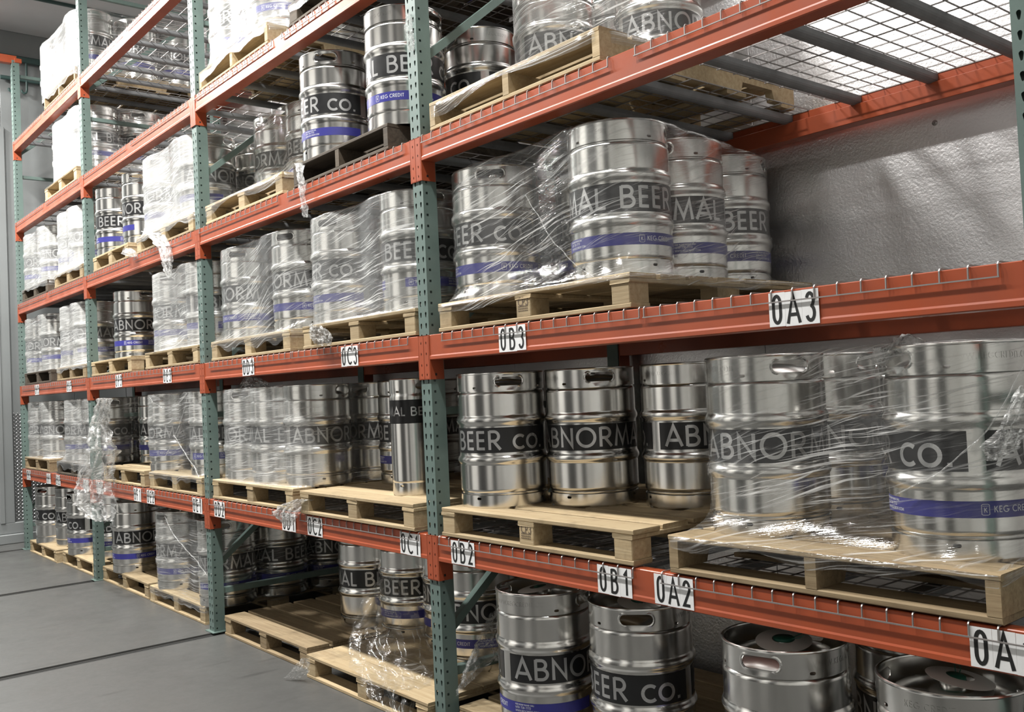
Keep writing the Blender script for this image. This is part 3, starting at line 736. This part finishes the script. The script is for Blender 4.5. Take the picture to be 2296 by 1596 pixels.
# ================================================================== PALLETS
PH = .127
def stamp(parent_me_unused=None): pass
CP3 = None
def cp3_mesh():
    q, wd, _ = text_quads('CP3', .034, .0038, .8); mb = MB()
    for c in q: mb.add([(a - wd / 2, -.0012, b) for a, b in c], [(0, 1, 2, 3)])
    for j in range(3):
        for i in range(6): mb.box(-.03 + i * .010, -.024 + i * .010, -.0012, -.0008, -.022 + j * .009, -.018 + j * .009)
    return mb.mesh('block_stamp', 'stamp')
def pallet(cell, x0, x1, z, kind, mt, y0=0.0, y1=1.14, label='', gap=.022, stampon=False, h=PH):
    global CP3
    t = thing('wooden_pallet', label, 'pallet', ((x0 + x1) / 2, (y0 + y1) / 2, z), group='wooden pallets')
    W_ = (x1 - x0) / 2; D_ = (y1 - y0) / 2; tb = .018
    def part(name, *a, axis='x', c=.003, jit=.002, m=None):
        mb = MB(); mb.cbox(*a, c=c, axis=axis, jit=jit); me = mb.mesh(name, m or mt)
        o = obj(name, me, t); return o
    n = 7
    if kind == 'block':
        bw = (2 * D_ - gap * (n - 1)) / n
        for i in range(n):
            yy = -D_ + i * (bw + gap); e = random.uniform(-.006, .006)
            part('top_board', -W_ + e, W_ + random.uniform(-.006, .006), yy, yy + bw, h - tb, h)
        for sx in (-W_ + .05, 0, W_ - .05): part('stringer_board', sx - .05, sx + .05, -D_, D_, h - 2 * tb, h - tb, axis='y')
        for iy, sy in enumerate((-D_ + .05, 0, D_ - .05)):
            part('bottom_board', -W_, W_, sy - .05, sy + .05, 0, tb)
            for ix, sx in enumerate((-W_ + .05, 0, W_ - .05)):
                b = part('block', sx - .045, sx + .045, sy - (.068 if iy == 1 else .048), sy + .068 if iy == 1 else sy + .055, tb, h - 2 * tb, axis='z', c=.003)
                if stampon and iy == 0 and ix == 1:
                    if CP3 is None: CP3 = cp3_mesh()
                    obj('stamp', CP3, b, kind='stuff', loc=(sx, sy - .048, h * .5))
    else:
        bw = (2 * D_ - gap * (n - 1)) / n
        for i in range(n):
            yy = -D_ + i * (bw + gap)
            part('top_board', -W_ + random.uniform(-.004, .004), W_ + random.uniform(-.004, .004), yy, yy + bw, h - tb, h)
        for sx in (-W_ + .019, 0, W_ - .019):
            # notched stringer
            z0, z1 = tb, h - tb; nt = .045
            prof = [(-D_, z0), (-D_ + .15, z0), (-D_ + .165, z0 + nt), (-D_ + .37, z0 + nt), (-D_ + .385, z0), (D_ - .385, z0), (D_ - .37, z0 + nt), (D_ - .165, z0 + nt), (D_ - .15, z0), (D_, z0), (D_, z1), (-D_, z1)]
            mb = MB(); mb.prism(prof, sx - .019, sx + .019, 'x'); obj('stringer', mb.mesh('stringer', mt), t)
        for (a, b) in ((-D_, -D_ + .13), (-.26, -.13), (.13, .26), (D_ - .10, D_)): part('bottom_board', -W_, W_, a, b, 0, tb)
    return t

# where each cell is, in words
def cellname(c, l):
    if l == 0: return 'on the floor pallet under placard 0%s1' % c
    if l == 1: return 'above placard 0%s2' % c
    if l == 2: return 'above placard 0%s3' % c
    return {3: 'on third shelf over placard 0%s3', 4: 'on fourth shelf over placard 0%s3', 5: 'on fifth shelf over placard 0%s3'}[l] % c
BZ = lambda l: (LZ[l] + .0075) if l else 0.0
KZ = lambda l, h=PH: BZ(l) + h
P_ = [ # cell, level, x0, x1, kind, material, y0, adjective
 ('B', 0, .08, 1.24, 'block', 'pine', .05, 'pale'), ('A', 0, 1.42, 2.54, 'block', 'pine_old', .04, 'shadowed'), ('C', 0, -1.25, -.06, 'block', 'pine', -.03, 'bare yellowish plank-topped'),
 ('D', 0, -2.53, -1.36, 'block', 'pine_old', .03, 'empty weathered brown slatted'), ('E', 0, -4.03, -2.90, 'block', 'pine', .04, 'film-edged'), ('F', 0, -5.30, -4.10, 'block', 'pine', .05, 'half empty pale'),
 ('G', 0, -6.60, -5.50, 'block', 'pine', .04, 'grubby pale'), ('H', 0, -7.78, -6.68, 'block', 'pine', .0, 'pale'),
 ('B', 1, .09, 1.26, 'block', 'pine', -.01, 'pale stamped block'), ('A', 1, 1.43, 2.52, 'stringer', 'pine_old', -.01, 'film-strapped brown stringer'), ('C', 1, -1.27, -.12, 'block', 'pine', -.02, 'pale plank-topped'),
 ('D', 1, -2.58, -1.40, 'block', 'pine', .0, 'pale block'), ('E', 1, -3.83, -2.77, 'block', 'pine', .0, 'pale block'), ('F', 1, -5.02, -3.95, 'block', 'pine', .0, 'pale block'),
 ('G', 1, -6.55, -5.45, 'block', 'dark', .0, 'dark film-draped'), ('H', 1, -7.90, -6.85, 'block', 'pine_old', .0, 'brown block'),
 ('B', 2, .12, 1.30, 'block', 'pine', .0, 'pale stamped block'), ('C', 2, -1.20, -.07, 'block', 'pine', .0, 'yellow block'), ('D', 2, -2.52, -1.36, 'block', 'pine', .0, 'pale film-fringed'),
 ('E', 2, -3.84, -2.76, 'block', 'pine', .0, 'pale block'), ('F', 2, -5.27, -4.17, 'block', 'pine', .0, 'pale block'), ('G', 2, -6.45, -5.46, 'block', 'pine_old', .0, 'brown film-fringed'), ('H', 2, -7.80, -6.67, 'block', 'dark', .0, 'dark block'),
 ('B', 3, .12, 1.21, 'stringer', 'pine', .0, 'yellow stringer'), ('C', 3, -1.235, -.24, 'stringer', 'dark', .0, 'blackened stringer'), ('D', 3, -2.53, -1.38, 'block', 'pine', .0, 'film-bound yellow'),
 ('E', 3, -3.95, -2.76, 'block', 'pine', .0, 'yellow block'), ('F', 3, -5.12, -4.15, 'block', 'pine', .0, 'yellow block'), ('G', 3, -6.44, -5.46, 'block', 'pine_old', .0, 'brown block'), ('H', 3, -7.80, -6.70, 'block', 'dark', .0, 'dark block'),
 ('D', 4, -2.56, -1.50, 'stringer', 'pine', .0, 'yellow stringer'), ('C', 4, -1.22, -.15, 'block', 'dark', .0, 'dark block'), ('G', 4, -6.70, -5.55, 'block', 'pine', .0, 'yellow block'),
 ('G', 5, -6.62, -5.50, 'stringer', 'pine_old', .0, 'brown notched stringer'), ]
for (c, l, x0, x1, kd, mt, y0, adj) in P_:
    pallet(c, x0, x1, BZ(l), kd, mt, y0, y0 + (1.22 if kd == 'stringer' else 1.14), '%s wooden pallet %s' % (adj, cellname(c, l).replace('on the floor pallet', 'on the floor')), stampon=(c == 'B' and l in (1, 2)), gap=.004 if (c, l) in (('C', 0), ('C', 1)) else .024)

# ================================================================== STRETCH FILM
def keg_r(z):
    # outer profile relative to the widest ring
    if .19 < z < .232 or .362 < z < .402: return 0.0
    if z < .01 or z > .590: return -.010
    return -.0075
def hull(pts):
    pts = sorted(set(pts))
    def half(ps):
        h = []
        for p in ps:
            while len(h) > 1 and (h[-1][0] - h[-2][0]) * (p[1] - h[-2][1]) - (h[-1][1] - h[-2][1]) * (p[0] - h[-2][0]) <= 0: h.pop()
            h.append(p)
        return h
    a, b = half(pts), half(pts[::-1]); return a[:-1] + b[:-1]
def wrap(label, cs, zd, rect, dens=.12, flare=.9, seed=1, below=.07, top=True, side=.2, tilt=-.05):
    R = .2085
    pts = [(x + R * math.cos(2 * PI * i / 60), y + R * math.sin(2 * PI * i / 60)) for x, y in cs for i in range(60)]
    h = hull(pts); n = len(h)
    # resample
    L_ = [0]
    for i in range(n): a, b = h[i], h[(i + 1) % n]; L_.append(L_[-1] + math.hypot(b[0] - a[0], b[1] - a[1]))
    T = L_[-1]; m = int(T / .022); out = []; k = 0
    for j in range(m):
        s = T * j / m
        while L_[k + 1] < s: k += 1
        a, b = h[k % n], h[(k + 1) % n]; t = (s - L_[k]) / max(1e-9, L_[k + 1] - L_[k])
        out.append((a[0] + (b[0] - a[0]) * t, a[1] + (b[1] - a[1]) * t))
    cx = sum(p[0] for p in out) / m; cy = sum(p[1] for p in out) / m
    rx0, rx1, ry0, ry1 = rect
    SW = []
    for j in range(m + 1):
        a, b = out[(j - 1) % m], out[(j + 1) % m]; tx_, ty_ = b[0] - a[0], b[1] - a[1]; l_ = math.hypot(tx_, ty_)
        SW.append(side + (1 - side) * max(0, min(1, (tx_ / l_ - .15) / .6)))  # film whitened toward the aisle front, lamp light put into its density
    zs = [-below, -below * .5, -.004, .004, .02, .04, .07, .10, .14, .18, .192, .203, .216, .228, .24, .27, .30, .33, .355, .366, .376, .390, .402, .42, .45, .48, .51, .54, .565, .583, .592]
    rows = [(z, 0.0, z) for z in zs] + ([(.5975, -.010, .597), (.5985, -.030, .599), (.597, -.055, .600)] if top else [])
    V = []; UV = []; GA = []; DE = []; g0 = flare > .45 and dens < .3
    for ri, (z, inset, zz) in enumerate(rows):
        for j in range(m + 1):
            x, y = out[j % m]; s = T * j / m
            d = min(math.hypot(x - a, y - b) for a, b in cs) - R
            g = max(0, min(1, d / .02))
            nx, ny = x - cx, y - cy; nl = math.hypot(nx, ny); nx /= nl; ny /= nl
            px, py = x, y
            off = keg_r(z) * (1 - g) - min(.22 * d, .03) * g * (1 if z > .05 else .4) + inset
            off += .0035 * g * noise.noise(Vector((s * 2.5 + seed * 9, (z + .15 * s) * 34, seed)))
            px += nx * off; py += ny * off
            if z < .12 and flare > 0:
                # rectangle point in the same direction
                tx = ((rx1 if nx > 0 else rx0) - cx) / nx if abs(nx) > 1e-6 else 9e9; ty = ((ry1 if ny > 0 else ry0) - cy) / ny if abs(ny) > 1e-6 else 9e9
                tt = min(abs(tx), abs(ty)); qx, qy = cx + nx * tt, cy + ny * tt
                wv = max(0, min(1, 1 - max(z, 0) / .12)) ** 2.8
                fl2 = flare * (.75 + .5 * noise.noise(Vector((s * 1.7, seed * 3.1, 2))))
                wv *= min(1, fl2) if z > 0.002 else 1
                if z <= 0.002: wv = 1.0
                px = px + (qx + nx * .006 - px) * wv; py = py + (qy + ny * .006 - py) * wv
            z2 = zz
            if z < 0: z2 = z * (.65 + .7 * noise.noise(Vector((s * 6, seed * 7.7, 1)))) - .002
            if z > .59: z2 += .006 * noise.noise(Vector((s * 5, seed, z * 40)))
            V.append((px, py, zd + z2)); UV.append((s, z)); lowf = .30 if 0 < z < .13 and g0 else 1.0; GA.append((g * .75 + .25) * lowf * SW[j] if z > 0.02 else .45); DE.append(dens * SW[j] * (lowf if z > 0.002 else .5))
    F = [(r * (m + 1) + j, r * (m + 1) + j + 1, (r + 1) * (m + 1) + j + 1, (r + 1) * (m + 1) + j) for r in range(len(rows) - 1) for j in range(m)]
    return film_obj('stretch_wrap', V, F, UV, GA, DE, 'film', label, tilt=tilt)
def film_obj(name, V, F, UV, GA, dens, mt, label, cat='stretch film', group='clear stretch film wraps', tilt=0.0):
    me = bpy.data.meshes.new(name); me.from_pydata(V, [], F); me.materials.append(MT[mt])
    me.polygons.foreach_set('use_smooth', [True] * len(F))
    uvl = me.uv_layers.new(name='UVMap')
    uvl.data.foreach_set('uv', [c for l in me.loops for c in UV[l.vertex_index]])
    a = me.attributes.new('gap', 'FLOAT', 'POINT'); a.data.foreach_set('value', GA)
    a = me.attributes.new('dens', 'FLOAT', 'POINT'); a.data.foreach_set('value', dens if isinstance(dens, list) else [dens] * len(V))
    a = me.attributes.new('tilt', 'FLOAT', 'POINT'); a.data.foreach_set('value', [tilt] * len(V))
    me.update()
    return obj(name, me, None, label=label, cat=cat, group=group)
def crumple(label, path, nu=60, nv=26, amp=.02, seed=0, dens=.25, folds=3.0, name='loose_film', freq=9.0, group=None, ga=.6):
    # path: list of (point, half-width vector, fold direction vector)
    V = []; UV = []; GA = []
    k = len(path)
    for i in range(nu + 1):
        t = i / nu * (k - 1); a = min(int(t), k - 2); f = t - a; f = f * f * (3 - 2 * f)
        P = Vector(path[a][0]).lerp(Vector(path[a + 1][0]), f); Wv = Vector(path[a][1]).lerp(Vector(path[a + 1][1]), f); Nv = Vector(path[a][2]).lerp(Vector(path[a + 1][2]), f)
        for j in range(nv + 1):
            v = j / nv * 2 - 1
            n1 = noise.noise(Vector((v * freq * .4, i / nu * freq, seed * 5.1))); n2 = noise.noise(Vector((v * freq, i / nu * freq * 2.2, seed * 5.1 + 9))); n3 = noise.noise(Vector((v * 3, i / nu * 4, seed + 40)))
            q = P + Wv * (v * (1 + .25 * n3)) + Nv * (amp * (math.sin(v * PI * folds + n1 * 3) * .7 + n2 * 1.3 + n1))
            q += Wv.normalized() * (amp * .7 * n2) if Wv.length > 0 else Vector((0, 0, 0))
            V.append(tuple(q)); UV.append((i / nu * 1.5, v * .2)); GA.append(ga)
    F = [(i * (nv + 1) + j, i * (nv + 1) + j + 1, (i + 1) * (nv + 1) + j + 1, (i + 1) * (nv + 1) + j) for i in range(nu) for j in range(nv)]
    return film_obj(name, V, F, UV, GA, dens, 'crumple', label, group=group or 'loose pieces of stretch film')
def rope(label, pts, r, name='film_rope', seed=0, parent=None):
    # twisted film strand
    P = [Vector(p) for p in pts]; q = []; rr = []
    for i in range(len(P) - 1):
        for k in range(10):
            t = k / 10; v = P[i].lerp(P[i + 1], t); v += Vector((noise.noise(v * 14 + Vector((seed, 0, 0))), noise.noise(v * 14 + Vector((0, seed, 3))), noise.noise(v * 14 + Vector((7, 0, seed))))) * .006
            q.append(v); rr.append(r * (.7 + .8 * abs(noise.noise(v * 25))))
    q.append(P[-1]); rr.append(r * .5)
    V = []; n = 7
    mb = MB(); mb.tube(q, rr, n)
    UV = [(i // n * .02, i % n * .02) for i in range(len(mb.v))]
    return film_obj(name, mb.v, mb.f, UV, [.3] * len(mb.v), .12, 'crumple', label, group='loose pieces of stretch film')

# ================================================================== LOADS
POSN = {'FL': 'front left', 'FR': 'front right', 'ML': 'middle left', 'MR': 'middle right', 'BL': 'back left', 'BR': 'back right', 'FM': 'front middle', 'MM': 'centre'}
def load(c, l, kegs, wrapd=None, dens=.12, flare=.9, adj='steel', seed=1, below=.07, side=.2, tilt=-.05):
    """kegs: (pos, x, y, s, visible text or None, blue)"""
    cn = cellname(c, l)
    for (pos, x, y, s, txt, blue, *rest) in kegs:
        kw = rest[0] if rest else {}
        rd = ' reading %s' % txt if txt else ''
        ad = 'film-wrapped' if wrapd else 'unwrapped'
        keg(x, y, KZ(l), s, '%s keg%s, %s %s' % (ad, rd, POSN[pos], cn), blue, group='kegs ' + cn, **kw)
    if wrapd:
        pr = [p for p in P_ if p[0] == c and p[1] == l][0]
        cs = [(k[1], k[2]) for k in kegs]
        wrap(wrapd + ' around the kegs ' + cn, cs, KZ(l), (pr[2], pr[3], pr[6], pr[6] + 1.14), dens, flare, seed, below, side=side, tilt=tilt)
def six(xl, xr, texts, s, ys=(.225, .645, 1.06), blue=(1, 1, 1, 1, 1, 1), mid=False):
    po = ['FL', 'FR', 'MR', 'BR', 'ML', 'BL']
    xy = [(xl, ys[0]), (xr, ys[0]), (xr, ys[1]), (xr, ys[2]), (xl, ys[1]), (xl, ys[2])]
    return [(p, x, y, s[i], texts[i] if i < len(texts) else None, bool(blue[i])) for i, (p, (x, y)) in enumerate(zip(po, xy))]

# floor
load('B', 0, [('FL', .576, .150, 1.27, 'ABN', True, dict(collar=True)), ('FR', 1.044, .235, 13.55, 'BEER CO', False, dict(collar=True))])
load('A', 0, [('FL', 1.768, .135, 14.6, None, True, dict(collar=True)), ('FR', 2.329, .100, 9.0, None, True, dict(collar=True)), ('MR', 1.95, .62, 4.0, None, True)])
load('C', 0, [('FR', -.40, .545, 2.4, 'NO', True), ('ML', -1.20, .66, 11.72, 'ER', True), ('MR', -.80, .70, 4.0, None, True)])
load('D', 0, [('MR', -1.62, .62, 9.07, 'AL B', False), ('BR', -1.75, 1.03, 9, None, True)])
load('E', 0, six(-3.80, -2.95, ['', 'NORM', 'AL', 'BN'], [6, 4.23, 7.71, 1.99, 3, 3], ys=(.235, .64, 1.04)), 'see-through creased film', .16, .8, seed=3)
load('F', 0, [('FL', -4.86, .215, 2.01, 'ABNO', True, dict(gapside=-2.78))])
load('G', 0, [('FL', -6.27, .21, 17.49, 'CO', True, dict(gapside=-2.6)), ('FR', -5.78, .33, 2, None, True)])
load('H', 0, [('FL', -7.44, .19, 15.76, 'ER CO', False), ('FR', -6.99, .28, 2.5, 'N', False)])
# first shelf
load('B', 1, [('FL', .235, .245, 12.58, 'BEER CO', False), ('FM', .570, .486, 3.28, 'ABNORM', False), ('FR', .985, .660, .86, 'AB', False)])
load('A', 1, [('FL', 1.640, .285, 2.78, 'BNO', False), ('ML', 1.60, .71, 1.57, 'OR', False), ('FR', 2.305, .275, 16.42, 'CO', True, dict(gapside=-2.55)), ('MR', 2.30, .70, 1.2, 'A', True), ('BL', 1.68, 1.12, 3, None, True), ('BR', 2.25, 1.12, 3, None, True)], 'clear glossy film streaked with bright creases', .05, .95, seed=11, below=.05, side=1, tilt=-.16)
t = keg(-.51, .254, KZ(1), 8.55, 'slim unwrapped keg reading MAL BE on the bare pallet above placard 0C2', slim=True)
load('C', 1, [('ML', -1.07, .62, 12.9, 'BE', True)])
load('D', 1, [('FL', -2.37, .225, 5, None, False), ('FM', -1.96, .225, 9, None, False), ('FR', -1.54, .25, 1.64, 'ABN', False), ('MR', -1.50, .67, 5.51, 'R', False), ('BR', -1.50, 1.06, 3.7, None, False), ('ML', -2.30, .66, 5, None, False), ('BL', -2.30, 1.06, 5, None, False)], 'tight film, whitened at its lamp-lit left end,', .22, .15, seed=5, below=.0)
load('E', 1, six(-3.86, -3.00, ['', 'AL'], [5.5, 9.29, 3, 3, 3, 3]), 'film pulled into an X of creases', .17, .7, seed=6)
load('F', 1, [('FL', -4.96, .50, 2.30, 'A', True), ('FR', -4.42, .50, 8, None, True)])
load('G', 1, six(-6.30, -5.53, ['', 'CO'], [5.5, 12.94, 3, 3, 3, 3]), 'milky film flared out over the pallet', .33, 1.0, seed=7, below=.11)
load('H', 1, six(-7.79, -7.18, ['', 'BNO'], [5.5, 3.34, 3, 3, 3, 3], blue=(0, 0, 0, 0, 0, 0)), 'whitish streaked film', .26, .15, seed=8, below=.0)
# second shelf
load('B', 2, [('FL', .245, .262, 13.69, 'ER CO', True, dict(gapside=-2.7)), ('FR', 1.050, .235, 8.43, 'MAL BEE', True, dict(gapside=-2.43)), ('MR', .98, .66, 4.69, 'MAL', True, dict(gapside=-3.9)), ('BR', .90, 1.08, 8.67, 'BEER', True, dict(gapside=-3.1)), ('MM', .55, .62, 6.0, 'OR', True), ('BL', .3, 1.06, 3, None, True)], 'clear film with fanned creases', .06, .95, seed=12, below=.05, side=1, tilt=-.20)
load('C', 2, six(-1.06, -.33, ['CO', 'BEER'], [15.11, 11.92, 4, 3, 3, 3]), 'streaky grey film with level creases', .20, .15, seed=13, below=.0, tilt=-.10)
load('D', 2, six(-2.33, -1.57, ['', 'M'], [5, 5.33, 4, 3, 3, 3]), 'crinkled film with creases fanned from the keg handle', .17, 1.0, seed=14, below=.09, side=.5, tilt=-.28)
load('E', 2, six(-3.66, -2.98, ['', 'AB'], [5, 1.2, 4, 3, 3, 3]), 'bright opaque-looking film', .34, .1, seed=15, below=.0)
load('F', 2, [('FL', -4.90, .30, 2.83, 'ABNOR', True, dict(gapside=-3.4))])
load('G', 2, six(-6.36, -5.85, [''], [5, 5, 4, 3, 3, 3]), 'white film with a ragged fringe', .42, .5, seed=16, below=.06)
load('H', 2, six(-7.81, -7.12, ['', 'ORM'], [5, 5.08, 4, 3, 3, 3]), 'pale glossy film', .26, .1, seed=17, below=.0)
# third shelf
load('B', 3, [('FL', .27, .66, 1.29, 'AB', True), ('FR', .72, .90, 1.59, 'ABN', True), ('BL', .31, 1.08, 3, None, True)], 'glittering film', .16, 1.0, seed=21, side=.8, tilt=-.2)
load('C', 3, [('FL', -1.095, .21, 14.22, 'ER CO', True, dict(gapside=-4.85)), ('FR', -.365, .20, 9.92, 'AL BE', True, dict(gapside=-3.6)), ('MR', -.38, .705, 16.8, 'CO', True)])
load('D', 3, [('FL', -2.35, .50, 5.73, 'RM', True), ('FR', -1.93, .53, 12.4, 'BE', True), ('BL', -2.3, .95, 3, None, True), ('BR', -1.9, .95, 3, None, True)], 'slanting film bound down to the pallet', .15, 1.0, seed=22, below=.08, side=.8, tilt=-.3)
load('E', 3, six(-3.79, -3.03, ['', 'ABNO', 'NO'], [5, 1.62, 4.0, 3, 3, 3]), 'brilliant white film', .42, .8, seed=23)
load('F', 3, [('FL', -5.03, .215, 11.82, 'BEER', True), ('FR', -4.36, .235, 4.93, 'OR', True)])
load('G', 3, six(-6.35, -5.85, [''], [5, 5, 4, 3, 3, 3]), 'blown-out white film', .55, .6, seed=24, below=.05)
load('H', 3, six(-7.77, -7.05, ['', 'BNO'], [5, 3.48, 4, 3, 3, 3]), 'smooth white film', .38, .2, seed=25)
# fourth and fifth shelves
load('D', 4, six(-2.38, -1.72, ['', ''], [5, 5, 4, 3, 3, 3]), 'sunlit-looking crinkled film', .30, 1.0, seed=31)
load('C', 4, six(-1.05, -.35, ['', ''], [5, 5, 4, 3, 3, 3]), 'white film', .30, .6, seed=32)
load('G', 4, six(-6.42, -5.72, ['', 'BEE'], [5, 6.59, 4, 3, 3, 3]), 'solid white film', .60, .15, seed=33, below=.0)
load('G', 5, six(-6.80, -5.75, ['', 'RM'], [5, 4.5, 4, 3, 3, 3]), 'billowing white film', .50, .6, seed=34, below=.08)

# ------------------------------------------------------------------ loose film
RV = RT.normalized(); FV = Vector((-.77, .63, 0))
def strip_v(pts, hw): return [(p, Vector((0.25 * h, 0, h)), FV) for p, h in zip(pts, hw)]
def strip(pts, hw): return [(p, RV * h, FV) for p, h in zip(pts, hw)]
crumple('long crumpled film tail hanging in front of the 0F2 placard shelf', strip([(-4.62, -.08, 1.615), (-4.75, -.09, 1.40), (-4.68, -.10, 1.19), (-4.83, -.12, .93), (-4.80, -.13, .72), (-4.62, -.12, .60)], [.055, .065, .13, .17, .19, .07]), 90, 34, .035, 1, .22, 3.5)
crumple('big crumpled clear film sheet slumped over the floor pallet under placard 0C1', strip([(-.62, .16, .62), (-.66, .15, .48), (-.64, .13, .34), (-.50, .06, .20), (-.34, -.02, .135), (-.24, -.07, .03)], [.03, .13, .20, .22, .16, .05]), 90, 40, .026, 2, .02, 4.0, ga=.05)
crumple('scrap of film lying on the floor beside the weathered pallet', strip([(-1.20, -.06, .12), (-1.20, -.09, .06), (-1.26, -.12, .012)], [.02, .05, .04]), 30, 16, .012, 3, .2, 2.0)
crumple('shredded milky film bunch over the beam by placard 0D1', strip([(-1.20, -.03, .985), (-1.30, -.05, .945), (-1.37, -.06, .89), (-1.35, -.06, .83)], [.05, .085, .075, .02]), 50, 26, .018, 4, .42, 4.0)
crumple('crumpled film bunch on the shelf edge left of placard 0C3', strip_v([(-1.08, -.02, 1.915), (-.98, -.04, 1.885), (-.86, -.05, 1.865), (-.80, -.04, 1.835)], [.03, .045, .05, .015]), 50, 24, .018, 5, .3, 4.0)
crumple('twisted film ribbon dangling over the third level beam below the dark pallet', strip([(-1.13, -.01, 2.85), (-1.10, -.03, 2.79), (-1.075, -.035, 2.72), (-1.07, -.035, 2.65), (-1.055, -.035, 2.58), (-1.045, -.035, 2.53)], [.03, .018, .022, .014, .022, .012]), 60, 12, .008, 6, .4, 1.5)
crumple('torn film tail drooping from the white wrapped pallet over placard 0E3', strip([(-3.62, -.02, 2.86), (-3.36, -.04, 2.79), (-3.20, -.05, 2.68), (-3.14, -.05, 2.56), (-3.11, -.05, 2.44)], [.05, .07, .05, .035, .02]), 60, 18, .014, 7, .35, 2.5)
crumple('small film knot on the third shelf corner above placard 0F3', strip([(-4.10, -.02, 2.80), (-4.00, -.04, 2.74), (-3.90, -.04, 2.70)], [.03, .06, .03]), 30, 16, .014, 8, .35, 2.5)
crumple('film scrap clinging to the upright between 0C and 0B', strip([(.0, -.006, 3.31), (.005, -.010, 3.22), (.012, -.010, 3.13)], [.020, .024, .016]), 40, 14, .006, 9, .25, 2.0)
crumple('film sheet drooping behind the nearest upright at floor level', [((.10, .05, .24), (0, .03, .06), (1, 0, 0)), ((.11, .13, .33), (0, .02, .09), (1, 0, 0)), ((.12, .22, .40), (0, .0, .11), (1, 0, 0)), ((.14, .34, .46), (0, 0, .13), (1, 0, 0))], 50, 24, .016, 10, .12, 3.0)
rope('film strand crossing the right pallet above placard 0A2', [(2.60, .03, 1.56), (2.545, .045, 1.47), (2.486, .055, 1.391), (2.431, .05, 1.332), (2.344, .055, 1.27), (2.212, .07, 1.202)], .0022, seed=1)
crumple('film bow tied over the keg rim above placard 0A2', strip_v([(2.145, .11, 1.60), (2.18, .10, 1.590), (2.215, .10, 1.612), (2.25, .11, 1.628), (2.29, .12, 1.606), (2.35, .12, 1.60)], [.022, .026, .03, .028, .024, .02]), 60, 16, .012, 11, .6, 2.0)
crumple('film bundle gathered at the right end of the pallet above placard 0A2', strip([(2.60, .03, 1.50), (2.565, .02, 1.40), (2.53, .02, 1.345), (2.50, .03, 1.31)], [.02, .04, .05, .015]), 50, 20, .016, 12, .3, 3.0)
rope('film strand sagging from the keg rim above placard 0E2', [(-3.83, .02, 1.605), (-3.73, .015, 1.56), (-3.541, .02, 1.513), (-3.26, .02, 1.526), (-3.031, .02, 1.618)], .0035, seed=2)
rope('film strand slanting down left above placard 0E2', [(-3.02, .02, 1.60), (-3.186, .015, 1.40), (-3.35, .015, 1.25), (-3.60, .02, 1.12)], .003, seed=3)
rope('film strand slanting down right above placard 0E2', [(-3.299, .012, 1.315), (-3.074, .012, 1.175), (-2.913, .012, 1.086), (-2.80, .012, .99)], .0045, seed=4)
rope('twisted film strand across the wrapped kegs on the floor under placard 0E1', [(-3.60, .02, .722), (-3.52, .015, .67), (-3.38, .01, .585), (-3.139, .012, .50), (-2.932, .015, .43), (-2.79, .02, .36)], .004, seed=5)
rope('film strand crossing between the kegs above placard 0B3', [(.70, .05, 2.33), (.80, .03, 2.22), (.90, .02, 2.10), (1.02, .012, 2.00), (1.12, .02, 1.94)], .0022, seed=6)
crumple('puckered film heap on the kegs above placard 0D2', strip_v([(-2.32, .10, 1.63), (-2.20, .08, 1.665), (-2.05, .08, 1.67), (-1.88, .10, 1.63)], [.015, .025, .03, .015]), 50, 22, .018, 13, .3, 3.0)
